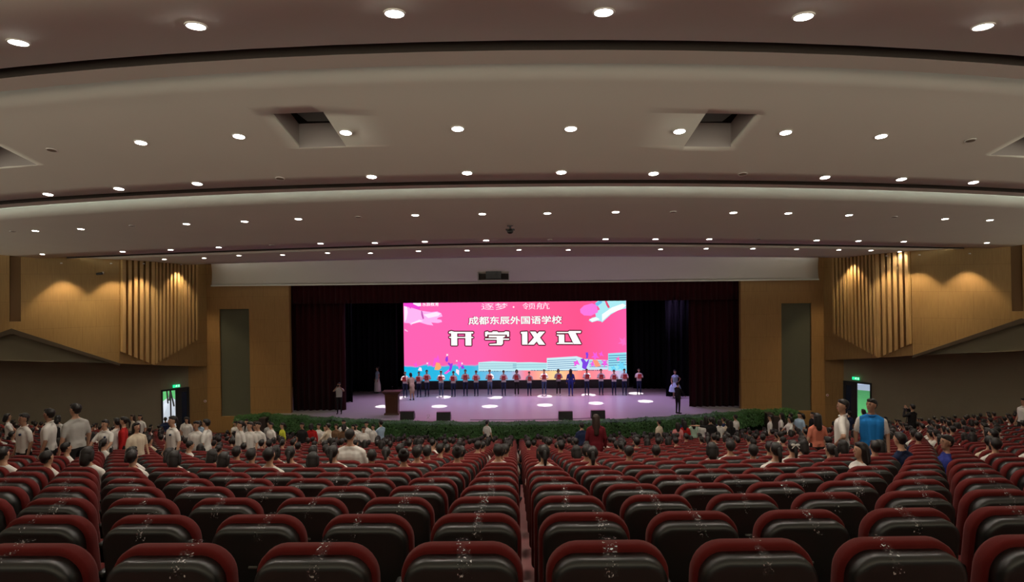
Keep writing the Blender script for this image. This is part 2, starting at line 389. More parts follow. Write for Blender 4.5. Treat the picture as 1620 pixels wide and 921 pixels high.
    bar(bm, h, h + .3, .05, 2.6, 0, .05); bar(bm, W - .12, W - .05, .05, 2.6, 0, .05); bar(bm, h, W - .05, 2.45, 2.6, 0, .05); bar(bm, h, W - .05, .05, .25, 0, .05)
    lf = link('door_leaf', bm, M_BLACKM, e)
    bm = bmesh.new(); bar(bm, h + .3, W - .12, .25, 2.45, .01, .02); link('door_glass', bm, mat('dark blue door glass', (.018, .03, .055), .15, .6), lf)

# walls behind the camera side: none are built; left open so the added background fill reaches the ceiling
# ---------------------------------------------------------------- terraces
bm = bmesh.new(); FX = lin(-31, 31, 63)
def frow(d, z): return [bm.verts.new((x, rowY(d, x), z)) for x in FX]
def inside(*vs_): return any(abs(v.co.x) <= wallX(v.co.y) + .1 for v in vs_)
prev = None
for n in range(-6, 34):
    d0 = rowd_n(n) - .14; d1 = d0 + .93; z = rowz(n)
    a, b = frow(d0, z), frow(d1, z)
    if prev and abs(prev[0].co.z - z) > 1e-4:
        for i in range(len(FX) - 1):
            if inside(prev[i], prev[i + 1], a[i]): bm.faces.new((prev[i], prev[i + 1], a[i + 1], a[i]))
    for i in range(len(FX) - 1):
        if inside(a[i], a[i + 1], b[i]): bm.faces.new((a[i], a[i + 1], b[i + 1], b[i]))
    prev = b
bmesh.ops.delete(bm, geom=[v for v in bm.verts if not v.link_faces], context='VERTS')
box(bm, (0, 37, -.05), (34, 12, .1))
struct('floor', bm, M_FLOOR, 'stepped maroon floor falling towards the stage')

# ---------------------------------------------------------------- stage
SZ = 1.05
def frontY(x): return 32.1 + .0147 * x * x
bm = bmesh.new(); pts = [(x, frontY(x), SZ) for x in lin(-13.4, 13.4, 40)] + [(13.4, 36, SZ), (16, 36, SZ), (16, 43.5, SZ), (-16, 43.5, SZ), (-16, 36, SZ), (-13.4, 36, SZ)]
poly_extrude(bm, pts, (0, 0, -.06)); stage = link('stage', bm, M_STAGE); tag(stage, 'raised stage with a curved front edge and pale violet lit floor', kind='structure')
bm = bmesh.new()
xs = lin(-13.4, 13.4, 40)
for x0, x1 in zip(xs, xs[1:]): bm.faces.new([bm.verts.new(p) for p in ((x0, frontY(x0) + .05, 0), (x1, frontY(x1) + .05, 0), (x1, frontY(x1) + .05, SZ - .06), (x0, frontY(x0) + .05, SZ - .06))])
struct('trim_12', bm, M_STAGEF, 'dark riser below the curved stage edge')
# steps at both ends of the stage
for s, lab in ((-1, 'left'), (1, 'right')):
    e = empty('stage_steps', (s * 14.2, 34.0, 0), 0, 'dark steps at the %s end of the stage' % lab, 'steps')
    for k in range(5):
        bm = bmesh.new(); box(bm, (s * (.35 * k - .6), .2, (.98 - .18 * k) / 2), (.36, 1.0, .98 - .18 * k)); link('step', bm, M_STAGEF, e)

# drapes
def curtain(x0, x1, Y, z0, z1, m, name, label, fold=.09, per=.36, cat='curtain', kind=None):
    bm = bmesh.new(); n = max(8, int((x1 - x0) / per * 8)); a = []; b = []
    for i in range(n + 1):
        x = x0 + (x1 - x0) * i / n; y = Y + fold * math.sin((x - x0) / per * 2 * PI) + .03 * math.sin(x * 7.3)
        a.append(bm.verts.new((x, y, z0))); b.append(bm.verts.new((x, y, z1)))
    for i in range(n): bm.faces.new((a[i], a[i + 1], b[i + 1], b[i]))
    o = link(name, bm, m, None, True); thick(o, .015, 0); return tag(o, label, cat, None, kind)
curtain(-12.5, -9.55, 35.4, SZ + .01, 8.3, M_CURT, 'stage_curtain', 'maroon main curtain gathered at the left of the stage')
curtain(9.75, 12.5, 35.4, SZ + .01, 8.3, M_CURT, 'stage_curtain', 'maroon main curtain gathered at the right of the stage')
curtain(-12.5, 12.5, 35.1, 7.05, 8.4, M_CURT, 'curtain_pelmet', 'maroon pelmet across the top of the stage opening', .05, .3)
curtain(-11.5, -9.75, 37.8, SZ + .01, 8.6, M_BLKC, 'black_side_drape', 'front black side drape left of the screen')
curtain(9.2, 11.5, 38.6, SZ + .01, 8.6, M_BLKC, 'black_side_drape', 'front black side drape right of the screen')
curtain(-13.5, -7.75, 41.5, SZ + .01, 8.9, M_BLKC, 'black_side_drape', 'rear black side drape left of the screen')
curtain(7.75, 13.5, 41.5, SZ + .01, 8.9, M_BLKC, 'black_side_drape', 'rear black side drape right of the screen')
curtain(-15, 15, 43.3, SZ + .01, 9.2, M_BLKC, 'black_backdrop', 'black backdrop behind the screen', .05, .5)
curtain(-13, 13, 38.5, 7.25, 9.0, M_BLKC, 'black_border_drape', 'black border drape over the stage', .05, .5)
bm = bmesh.new(); box(bm, (0, 43.6, 5), (34, .15, 10)); box(bm, (-16.1, 39.3, 5), (.15, 8.6, 10)); box(bm, (16.1, 39.3, 5), (.15, 8.6, 10)); box(bm, (0, 39.3, 9.6), (34, 9, .15))
struct('wall_back', bm, M_BLKC, 'black walls of the stage house')

# ---------------------------------------------------------------- LED screen
SY = 42.0
SCR = empty('led_screen', (0, SY, 0), 0, 'large pink LED screen with white Chinese lettering at the back of the stage', 'screen')
ZT, ZB, SXH = 6.94, 1.62, 7.40
def emis(name, c, st=1.0):
    if name in MATS: return MATS[name]
    m = bpy.data.materials.new(name); m.use_nodes = True; nt = m.node_tree; nt.nodes.clear()
    o = nt.nodes.new('ShaderNodeOutputMaterial'); e = nt.nodes.new('ShaderNodeEmission'); e.inputs[0].default_value = (*c, 1); e.inputs[1].default_value = st
    nt.links.new(e.outputs[0], o.inputs[0]); MATS[name] = m; return m
def s2l(r, g, b): return tuple((c / 255 / 12.92 if c / 255 <= .04045 else ((c / 255 + .055) / 1.055) ** 2.4) for c in (r, g, b))
m = bpy.data.materials.new('led picture'); m.use_nodes = True; nt = m.node_tree; nt.nodes.clear(); L = nt.links.new
o_ = nt.nodes.new('ShaderNodeOutputMaterial'); e_ = nt.nodes.new('ShaderNodeEmission'); L(e_.outputs[0], o_.inputs[0])
tc = nt.nodes.new('ShaderNodeTexCoord'); sp = nt.nodes.new('ShaderNodeSeparateXYZ'); L(tc.outputs['Object'], sp.inputs[0])
def ramp(src, lo, hi, stops):
    mr = nt.nodes.new('ShaderNodeMapRange'); mr.inputs[1].default_value = lo; mr.inputs[2].default_value = hi; L(src, mr.inputs[0])
    r = nt.nodes.new('ShaderNodeValToRGB'); L(mr.outputs[0], r.inputs[0]); el = r.color_ramp.elements
    while len(el) < len(stops): el.new(.5)
    for k, (p, c) in enumerate(stops): el[k].position = p; el[k].color = (*c, 1)
    return r.outputs[0]
cx = ramp(sp.outputs[0], -7.4, 7.4, [(0, s2l(255, 98, 178)), (.35, s2l(255, 98, 172)), (.55, s2l(255, 92, 150)), (.8, s2l(255, 84, 140)), (1, s2l(255, 96, 170))])
cb = ramp(sp.outputs[0], -7.4, 7.4, [(0, s2l(20, 178, 225)), (.3, s2l(60, 185, 225)), (.48, s2l(150, 190, 225)), (.55, s2l(255, 130, 150)), (.68, s2l(250, 215, 150)), (.8, s2l(255, 130, 130)), (.92, s2l(255, 150, 175)), (1, s2l(120, 200, 240))])
nz = nt.nodes.new('ShaderNodeTexNoise'); nz.inputs['Scale'].default_value = .9; L(tc.outputs['Object'], nz.inputs['Vector'])
ad = nt.nodes.new('ShaderNodeMath'); ad.operation = 'MULTIPLY_ADD'; ad.inputs[1].default_value = -.5; L(nz.outputs['Fac'], ad.inputs[0]); L(sp.outputs[2], ad.inputs[2])
mr = nt.nodes.new('ShaderNodeMapRange'); mr.inputs[1].default_value = 2.30; mr.inputs[2].default_value = 2.42; L(ad.outputs[0], mr.inputs[0])
mx = nt.nodes.new('ShaderNodeMix'); mx.data_type = 'RGBA'; L(mr.outputs[0], mx.inputs[0]); L(cb, mx.inputs[6]); L(cx, mx.inputs[7]); L(mx.outputs[2], e_.inputs[0])
e_.inputs[1].default_value = 1.05
bm = bmesh.new(); box(bm, (0, 0, (ZT + ZB) / 2), (SXH * 2, .06, ZT - ZB)); link('display_panel', bm, m, SCR)
bm = bmesh.new(); box(bm, (0, .12, (ZT + ZB) / 2), (SXH * 2 + .04, .16, ZT - ZB + .04)); box(bm, (0, .1, (SZ + ZB) / 2), (SXH * 2 + .3, .4, ZB - SZ - .03)); link('screen_base', bm, M_BLACKM, SCR)
def sxy(px, py):                       # picture coordinates read off the photograph, as metres on the screen's own face
    u = (px - 638) / 352; v = (py - (477.3 - 5.2 * (px - 638) / 352)) / 126.5
    return (-SXH + 2 * SXH * u, ZT - (ZT - ZB) * v)
Z1 = lambda x, y: (630 + x / 6.351, 465 + y / 6.351)
Z2 = lambda x, y: (810 + x / 6.351, 465 + y / 6.351)
def art(name, polys, color, layer, label=None, z=Z1, st=1.05, mname=None, blow=0):
    bm = bmesh.new(); sh = [(0, 0)] if not blow else [(blow * math.cos(a * PI / 4), blow * math.sin(a * PI / 4)) for a in range(8)]
    for P in polys:
        for dx, dy in sh:
            vsx = []
            for (x, y) in P:
                a, b = sxy(*z(x, y)); a = max(-SXH + .01, min(SXH - .01, a)); b = max(ZB + .01, min(ZT - .01, b)); vsx.append(bm.verts.new((a + dx, -.034 - .004 * layer, b + dy)))
            try: bm.faces.new(vsx)
            except Exception: pass
    bm.normal_update(); bmesh.ops.triangulate(bm, faces=bm.faces)
    o = link(name, bm, emis(mname or name + ' ' + '%d%d%d' % color, s2l(*color), st), SCR)
    if label: o['label'] = label
    return o
R_ = lambda x0, y0, x1, y1: [(x0, y0), (x1, y0), (x1, y1), (x0, y1)]
KAI = [R_(505, 382, 750, 398), [(508, 431), (530, 433), (750, 433), (750, 444), (508, 444)], R_(527, 398, 588, 520), R_(670, 398, 730, 520), [(505, 382), (530, 374), (560, 382)]]
XUE = [[(868, 382), (895, 376), (905, 386), (940, 386), (945, 376), (990, 376), (1000, 386), (1060, 384), (1075, 374), (1110, 378), (1110, 428), (1088, 428), (1088, 408), (890, 408), (890, 428), (868, 428)],
       [(905, 418), (1075, 418), (1060, 436), (905, 436)], R_(868, 447, 1110, 460), [(985, 430), (1048, 430), (1048, 498), (1032, 515), (910, 515), (910, 503), (985, 498)]]
YI = [[(85, 380), (150, 376), (150, 508), (96, 508), (96, 400), (85, 397)], [(176, 376), (232, 376), (328, 508), (264, 508)], [(268, 376), (328, 376), (214, 508), (152, 508)]]
SHI = [[(445, 378), (560, 378), (570, 368), (690, 368), (684, 388), (445, 391)], [(445, 404), (520, 404), (520, 484), (600, 484), (612, 500), (445, 500), (445, 490), (464, 486), (464, 418), (445, 416)], [(556, 378), (628, 378), (690, 500), (614, 500)]]
art('lettering_outline', KAI + XUE, (95, 20, 45), 3, None, Z1, .9, 'dark letter edge', .075); art('lettering_outline', YI + SHI, (95, 20, 45), 3, None, Z2, .9, 'dark letter edge', .075)
art('lettering', KAI, (255, 255, 250), 4, 'large white character kai'); art('lettering', XUE, (255, 255, 250), 4, 'large white character xue')
art('lettering', YI, (255, 255, 250), 4, 'large white character yi', Z2); art('lettering', SHI, (255, 255, 250), 4, 'large white character shi', Z2)
def text(body, px0, px1, pyc, h, color, bold, layer, label, st=1.05):
    c = bpy.data.curves.new('lettering', 'FONT'); c.body = body; c.align_x = 'CENTER'; c.align_y = 'CENTER';  c.size = 1; c.fill_mode = 'BOTH'
    o = bpy.data.objects.new('lettering', c); C.objects.link(o); bpy.context.view_layer.update()
    w, hh = o.dimensions.x, o.dimensions.y
    a = sxy(px0, pyc); b = sxy(px1, pyc); H = h / 126.5 * (ZT - ZB)
    me_ = bpy.data.meshes.new_from_object(o.evaluated_get(bpy.context.evaluated_depsgraph_get())); me_.materials.clear()
    if bold:
        b_ = bmesh.new(); b_.from_mesh(me_); src = b_.copy(); b_.clear()
        for k in range(8):
            t_ = bpy.data.meshes.new('t'); src.to_mesh(t_); n0 = len(b_.verts); b_.from_mesh(t_); b_.verts.ensure_lookup_table(); bpy.data.meshes.remove(t_)
            for v in b_.verts[n0:]: v.co.x += bold * math.cos(k * PI / 4); v.co.y += bold * math.sin(k * PI / 4)
        b_.to_mesh(me_); b_.free(); src.free()
    bpy.data.objects.remove(o); o = bpy.data.objects.new('lettering', me_); C.objects.link(o); c = me_
    o.parent = SCR; o.rotation_euler = (PI / 2, 0, 0); o.scale = ((b[0] - a[0]) / w, H / hh, 1)
    o.location = ((a[0] + b[0]) / 2, -.034 - .004 * layer, a[1]); c.materials.append(emis('text %d%d%d' % color, s2l(*color), st))
    if label: o['label'] = label
    return o
text('成都东辰外国语学校', 740, 889, 508.5, 13, (150, 35, 80), .042, 1, None)
text('成都东辰外国语学校', 741, 888, 508.5, 12.5, (255, 255, 250), .022, 2, 'white middle line of Chinese characters')
text('逐梦', 761, 803, 486, 10.5, (255, 225, 240), 0, 2, 'thin white characters at the top left of centre')
text('领航', 826, 869, 485, 10.5, (255, 225, 240), 0, 2, 'thin white characters at the top right of centre')
art('middle_dot', [[(14 + 9 * math.cos(a * PI / 4), 131 + 9 * math.sin(a * PI / 4)) for a in range(8)]], (255, 235, 245), 2, None, lambda x, y: (810 + x / 6.351, 465 + y / 6.351))
text('东辰教育', 668, 694, 482, 7, (255, 250, 255), .015, 3, 'small white school name in the top left corner')
art('corner_art', [[(55, 85), (145, 82), (225, 120), (215, 160), (120, 150), (55, 130)]], (240, 70, 210), 1, 'magenta patch')
art('corner_art', [[(148, 84), (225, 82), (230, 125), (200, 128), (150, 105)], R_(418, 72, 520, 80)], (255, 235, 250), 2, 'white emblem strokes')
art('reaching_hand', [[(57, 125), (130, 140), (230, 172), (330, 185), (390, 178), (430, 195), (442, 228), (400, 240), (385, 255), (430, 262), (438, 285), (395, 295), (330, 290), (350, 320), (290, 312), (210, 288), (150, 300), (125, 318), (110, 298), (57, 295)]], (255, 180, 240), 1, 'pale pink outstretched hand')
art('reaching_hand', [[(57, 125), (88, 135), (95, 190), (80, 260), (57, 290)], [(250, 210), (380, 185), (425, 200), (400, 225), (300, 245)], [(120, 300), (210, 262), (250, 275), (140, 305)]], (255, 232, 252), 2, 'white highlights of the hand')
art('reaching_hand', [[(228, 172), (240, 176), (258, 250), (244, 258), (230, 215)]], (200, 90, 180), 3, 'dark cuff line')
art('paint_splash', [[(62, 355), (95, 378), (88, 385), (60, 370)]], (255, 190, 225), 1)
art('reaching_hand', [[(838, 82), (880, 52), (1145, 48), (1145, 140), (1110, 145), (1060, 160), (990, 200), (900, 282), (890, 270), (850, 265), (800, 280), (765, 262), (800, 235), (840, 225), (830, 180), (880, 150)]], (170, 232, 240), 1, 'pale turquoise outstretched hand', Z2)
art('reaching_hand', [[(680, 150), (720, 112), (800, 90), (850, 110), (860, 180), (790, 215), (720, 212), (685, 185)]], (248, 120, 222), 2, 'magenta fingertips', Z2)
art('reaching_hand', [[(900, 200), (1000, 130), (1110, 90), (1145, 110), (1100, 145), (990, 190), (900, 270)], [(770, 250), (840, 228), (880, 250), (800, 275)]], (245, 255, 255), 2, 'white highlights', Z2)
art('reaching_hand', [[(925, 52), (945, 58), (980, 130), (962, 138), (945, 110)]], (230, 80, 120), 3, 'red stroke on the wrist', Z2)
art('reaching_hand', [[(830, 90), (890, 60), (905, 80), (850, 120)]], (110, 190, 235), 3, None, Z2)
art('school_building', [[(798, 688), (940, 676), (1180, 684), (1180, 778), (798, 778)]], (190, 232, 240), 1, 'pale blue low school building')
art('school_building', [[(0, 688), (180, 684), (345, 690), (345, 770), (0, 765)]], (190, 238, 242), 1, 'pale blue low school building', Z2)
art('school_building', [[(342, 642), (640, 622), (700, 640), (700, 765), (342, 765)]], (205, 235, 245), 2, 'taller pale school block', Z2)
art('school_building', [[(700, 650), (955, 660), (955, 755), (700, 760)]], (195, 225, 240), 1, None, Z2)
art('school_building', [[(958, 592), (1148, 580), (1148, 765), (958, 765)]], (150, 225, 240), 2, 'tall pale block at the right screen edge', Z2)
art('window_bands', [R_(805, 700 + 16 * k, 1180, 704 + 16 * k) for k in range(4)], (120, 165, 185), 3)
art('window_bands', [R_(0, 704 + 17 * k, 342, 708 + 17 * k) for k in range(3)] + [[(348, 664 + 20 * k), (640, 650 + 21 * k), (640, 656 + 21 * k), (348, 670 + 20 * k)] for k in range(5)] + [R_(770, 670 + 18 * k, 950, 676 + 18 * k) for k in range(4)] + [[(962, 612 + 24 * k), (1148, 604 + 24 * k), (1148, 612 + 24 * k), (962, 620 + 24 * k)] for k in range(5)], (85, 130, 175), 3, None, Z2)
def tree_line(z, x0, x1, y):
    rnd = random.Random(3); P = []
    x = x0
    while x < x1: P.append([(x, y + 6), (x + 3, y - 3 - rnd.random() * 4), (x + 9, y - 1), (x + 11, y + 6)]); x += 9 + rnd.random() * 10
    return P
art('tree_line', tree_line(Z1, 810, 1180, 776), (60, 110, 150), 3); art('tree_line', tree_line(Z2, 180, 640, 765), (60, 80, 120), 3, None, Z2); art('tree_line', tree_line(Z2, 700, 900, 762), (60, 80, 120), 3, None, Z2)
def splat(cx, cy, r, n, seed, sx=1.0):
    rnd = random.Random(seed); return [(cx + sx * r * (1 if k % 2 else .45) * (.7 + .6 * rnd.random()) * math.cos(2 * PI * k / n), cy + r * (1 if k % 2 else .45) * (.7 + .6 * rnd.random()) * math.sin(2 * PI * k / n)) for k in range(n)]
art('dancing_figure', [[(500, 770), (510, 730), (488, 700), (500, 690), (520, 705), (540, 695), (535, 740), (520, 780)], [(470, 640), (490, 625), (495, 670), (480, 690), (465, 670)], splat(640, 735, 30, 9, 21)], (150, 60, 220), 4, 'violet dancing figure')
art('paint_splash', [[(355, 765), (375, 690), (410, 700), (425, 745), (400, 768)]], (255, 170, 110), 4, 'orange splash')
art('paint_splash', [splat(385, 665, 40, 9, 2), splat(300, 705, 30, 9, 3), splat(610, 715, 44, 11, 4), splat(170, 715, 34, 9, 5, .7), [(335, 735), (360, 640), (372, 650), (350, 740)], [(450, 800), (500, 760), (515, 775), (470, 810)]], (245, 90, 215), 3, 'magenta splashes')
art('paint_splash', [splat(485, 615, 16, 8, 6), splat(580, 675, 14, 8, 7), splat(635, 700, 14, 8, 8), splat(285, 700, 14, 8, 9), [(190, 770), (205, 740), (225, 745), (230, 780)], [(570, 790), (575, 755), (605, 770), (600, 820)]], (255, 225, 240), 5, 'white splashes')
art('dancing_figure', [[(695, 735), (700, 690), (680, 650), (710, 645), (740, 680), (770, 640), (760, 690), (740, 735), (745, 760), (705, 745)], splat(745, 595, 22, 8, 11), [(740, 600), (760, 600), (755, 640), (735, 645)]], (125, 70, 225), 5, 'violet dancing figure', Z2)
art('paint_splash', [splat(830, 620, 45, 11, 12), splat(890, 600, 30, 9, 13), splat(925, 690, 45, 11, 14), splat(640, 690, 40, 9, 15), splat(800, 700, 35, 9, 16)], (240, 95, 225), 4, 'magenta splashes', Z2)
art('paint_splash', [[(800, 655), (850, 660), (885, 720), (830, 730)]], (255, 150, 120), 5, 'orange splash', Z2)
art('paint_splash', [splat(1110, 480, 50, 11, 17), splat(1060, 650, 28, 9, 18)], (250, 110, 195), 4, 'pink splashes', Z2)
art('paint_splash', [splat(1090, 720, 60, 13, 19), splat(1010, 740, 36, 9, 20)], (110, 210, 245), 4, 'sky blue splashes', Z2)

# ---------------------------------------------------------------- ceiling lights
ORDN = ['first', 'second', 'third', 'fourth', 'fifth', 'sixth', 'seventh', 'eighth', 'ninth', 'tenth', 'eleventh', 'twelfth', 'thirteenth', 'fourteenth', 'fifteenth', 'sixteenth', 'seventeenth', 'eighteenth', 'nineteenth', 'twentieth',
        'twenty-first', 'twenty-second', 'twenty-third', 'twenty-fourth', 'twenty-fifth', 'twenty-sixth', 'twenty-seventh', 'twenty-eighth', 'twenty-ninth', 'thirtieth'] + ['number %d' % i for i in range(31, 99)]
LROWS = [('nearest the camera', [(29, 66), (310, 40), (624, 20), (955, 18), (1271, 25), (1555, 41)]),
         ('level with the hatches', [(223, 225), (378, 215), (547, 209), (724, 203), (903, 203), (1075, 207), (1243, 209), (1394, 215)]),
         ('just before the middle dark slot', [(76, 307), (188, 298), (312, 290), (588, 279), (739, 273), (888, 272), (1034, 274), (1305, 280), (1426, 283), (1540, 288)]),
         ('just past the middle dark slot', [(56, 365), (128, 362), (295, 354), (387, 350), (472, 346), (657, 340), (763, 338), (866, 337), (974, 335), (1160, 336), (1247, 337), (1343, 340), (1495, 346), (1566, 348)]),
         ('just before the front dark slot', [(67, 402), (194, 398), (270, 395), (346, 391), (507, 385), (593, 384), (672, 382), (769, 380), (958, 378), (1037, 378), (1122, 378), (1292, 380), (1358, 381), (1430, 382), (1561, 384)]),
         ('nearest the stage', [(203, 413), (260, 410), (323, 408), (378, 404), (447, 403), (518, 400), (586, 400), (662, 397), (739, 396), (821, 395), (899, 395), (1045, 394), (1117, 393), (1191, 393), (1260, 394), (1327, 395), (1378, 396), (1423, 398)])]
bm = bmesh.new()
cyl(bm, (0, 0, -.012), (0, 0, .02), .098, .098, 28); ring = bpy.data.meshes.new('trim_ring')
bm.free(); bm = bmesh.new()
a = [[bm.verts.new((r * math.cos(k * PI / 14), r * math.sin(k * PI / 14), z)) for k in range(28)] for r, z in ((.100, .005), (.100, -.012), (.084, -.012), (.080, .03))]
for i in range(3):
    for k in range(28): bm.faces.new((a[i][k], a[i][(k + 1) % 28], a[i + 1][(k + 1) % 28], a[i + 1][k]))
bm.normal_update(); bm.to_mesh(ring); bm.free(); ring.materials.append(M_TRIMRING)
bm = bmesh.new(); ball(bm, (0, 0, -.004), (.083, .083, .012), u=20, v=8); disc = bpy.data.meshes.new('lamp_glass'); bm.to_mesh(disc); bm.free(); disc.materials.append(M_LAMP)
bm = bmesh.new(); ball(bm, (0, 0, -.004), (.083, .083, .012), u=20, v=8); cap = bpy.data.meshes.new('cover'); bm.to_mesh(cap); bm.free(); cap.materials.append(mat('dull brown cover', (.22, .17, .13), .8, .2))
spot = bpy.data.lights.new('bulb', 'SPOT'); spot.energy = LAMP_W; spot.color = (1.0, .90, .77); spot.spot_size = math.radians(146); spot.spot_blend = .7; spot.shadow_soft_size = .07
def obj(name, data, parent=None, loc=None, rot=None):
    o = bpy.data.objects.new(name, data); C.objects.link(o)
    if parent: o.parent = parent
    if loc is not None: o.location = loc
    if rot is not None: o.rotation_euler = rot
    return o
def tilt(i):
    return (math.atan((0, .19, .111, .049)[i]) * -1, 0, 0)
for rlab, pts in LROWS:
    for k, (px, py) in enumerate(pts):
        p, d, i = ceil_hit(px, py); p = p - Vector((0, 0, .004))
        t = empty('downlight', p, 0, 'lit downlight, %s from the left in the row %s' % (ORDN[k], rlab), 'ceiling light', 'lit round ceiling downlights'); t.rotation_euler = tilt(i); t.scale = (1.1, 1.1, 1)
        obj('trim_ring', ring, t); obj('lamp_glass', disc, t); b = obj('bulb', spot, t, (0, 0, -.035)); b.rotation_euler = (-t.rotation_euler.x, 0, 0)
for k, (px, py) in enumerate([(82, 237), (1535, 222), (443, 282), (1175, 275), (209, 357), (567, 343), (1065, 335), (1415, 343), (430, 388), (1200, 378), (20, 366), (870, 379)]):
    p, d, i = ceil_hit(px, py)
    t = empty('unlit_downlight', p - Vector((0, 0, .004)), 0, ('dark unlit downlight, ' + ['far left beside the cut hatch', 'far right beside the cut hatch', 'below the left hatch before the middle slot', 'right of centre before the middle slot', 'at the left past the middle slot', 'left of centre past the middle slot', 'right of centre past the middle slot', 'at the right past the middle slot', 'left of centre before the front slot', 'right of centre before the front slot', 'at the left picture edge', 'in the middle before the front slot'][k]), 'ceiling light', 'unlit ceiling downlights')
    t.rotation_euler = tilt(i); obj('trim_ring', ring, t).scale = (.9, .9, 1); obj('cover', cap, t)

# wall washers: the spots that draw the scallops on the oak cladding
wash = bpy.data.lights.new('bulb', 'SPOT'); wash.energy = 310; wash.color = (1.0, .80, .52); wash.spot_size = math.radians(88); wash.spot_blend = .5; wash.shadow_soft_size = .05
for s, sd in ((1, 'left'), (-1, 'right')):
    for k, (x, y, lab) in enumerate(((-20.5, 28.55, 'outer'), (-18.85, 29.5, 'middle'), (-17.85, 30.4, 'wide fin'), (-17.15, 32.5, 'narrow fin'))):
        t = empty('wall_washer', (x * s, y, CZ + 1.02), 0, '%s recessed wall washer lighting the %s oak wall' % (lab, sd), 'ceiling light', 'recessed wall washers')
        o = obj('trim_ring', ring, t); o.scale = (.5, .5, 1); obj('bulb', wash, t, (0, 0, -.03))

# dome camera on the ceiling, wall camera, exit signs, valance projector
p, d, i = ceil_hit(807, 357)
t = empty('ceiling_camera', p, 0, 'small black dome camera hanging from the ceiling centre', 'camera')
bm = bmesh.new(); cyl(bm, (0, 0, 0), (0, 0, -.12), .03, seg=16); cyl(bm, (0, 0, 0), (0, 0, -.02), .09, seg=20); link('mount', bm, M_BLACKM, t)
bm = bmesh.new(); ball(bm, (0, 0, -.17), (.09, .09, .07), u=20, v=12); box(bm, (0, 0, -.12), (.26, .1, .05), bev=.015); link('dome', bm, M_BLACKP, t, True)
for s, sd, px, py in ((1, 'left', 160, 432),):
    q = on_plane(px, py, UPU[2], UPU[3]); t = empty('wall_camera', (q.x + .12, q.y - .14, q.z), -.5, 'small dark security camera high on the %s oak wall' % sd, 'camera')
    bm = bmesh.new(); box(bm, (0, .06, 0), (.07, .06, .12), bev=.01); cyl(bm, (0, .06, 0), (0, -.03, -.02), .02); link('bracket', bm, M_TRIMRING, t)
    bm = bmesh.new(); cyl(bm, (.06, -.02, -.03), (-.16, -.14, -.05), .055, seg=16); link('housing', bm, M_BLACKM, t)
# projector box in the valance
me = valance.data; bv = BVHTree.FromPolygons([v.co[:] for v in me.vertices], [p.vertices[:] for p in me.polygons])
hit = bv.ray_cast(CAM_POS, ray(781, 434))[0]
t = empty('valance_projector', hit, 0, 'dark projector in a square opening in the curved valance', 'projector')
bm = bmesh.new(); w, h = .82, .32
for (x, z, a, b) in ((0, h, w * 2, .05), (0, -h, w * 2, .05), (-w, 0, .05, h * 2), (w, 0, .05, h * 2)): box(bm, (x, -.06, z), (a, .5, b))
link('opening_frame', bm, M_CEILIN, t); bm = bmesh.new(); box(bm, (0, .0, 0), (w * 2 - .02, .12, h * 2 - .02)); link('recess', bm, M_SLOT, t)
bm = bmesh.new(); box(bm, (0, -.15, -.03), (.8, .42, .46), bev=.03); cyl(bm, (.1, -.36, 0), (.1, -.42, 0), .1, seg=20); link('projector', bm, M_BLACKP, t)
# exit signs
EM_G = emis('green exit glow', (.02, .75, .28), 1.4)
for s, sd, px, py in ((1, 'left', 277, 611), (-1, 'right', 1356, 599)):
    Q0, Q1 = [(x * s, y) for x, y in LOWQ[:2]]; q = on_plane(px, py, Q0, Q1); ang = math.atan2(Q1[1] - Q0[1], Q1[0] - Q0[0])
    t = empty('exit_sign', q + Vector((s * .12, -.1, .02)), ang + (PI if s > 0 else 0), 'green lit running man exit sign over the %s door' % sd, 'exit sign')
    bm = bmesh.new(); box(bm, (0, .02, 0), (.38, .05, .17), bev=.008); link('case', bm, M_BLACKM, t)
    bm = bmesh.new(); box(bm, (0, -.012 * 1, 0), (.36, .012, .15)); box(bm, (0, .052, 0), (.36, .012, .15)); link('lit_face', bm, EM_G, t)
    for yy in (-.021, .062):
        bm = bmesh.new()
        ball(bm, (.02, yy, .05), (.015, .003, .015)); 
        for a, b in (((.015, yy, .035), (-.01, yy, -.005)), ((-.01, yy, -.005), (.03, yy, -.03)), ((.03, yy, -.03), (.02, yy, -.06)), ((-.01, yy, -.005), (-.05, yy, -.04)), ((.01, yy, .03), (.05, yy, .005)), ((.01, yy, .03), (-.04, yy, .015))): cyl(bm, a, b, .008, seg=6)
        box(bm, (.12, yy, 0), (.035, .004, .11)); link('running_figure', bm, emis('white exit glow', (.8, 1, .85), 1.2), t)
# wall fittings beside the doors
for s, px, py in ((1, 317, 645), (-1, 1318, 633)):
    t = empty('call_point', (s * -17.02, 34.5, 8.2 - .2 * 34.0 + .4), 0, 'small round white fitting on the timber beside the %s door' % ('left' if s > 0 else 'right'), 'alarm')
    bm = bmesh.new(); cyl(bm, (0, 0, 0), (0, -.03, 0), .07, seg=16); link('cover', bm, M_TRIMRING, t)
    bm = bmesh.new(); cyl(bm, (0, -.03, 0), (0, -.045, 0), .03, seg=12); link('button', bm, mat('red button', (.4, .03, .02)), t)

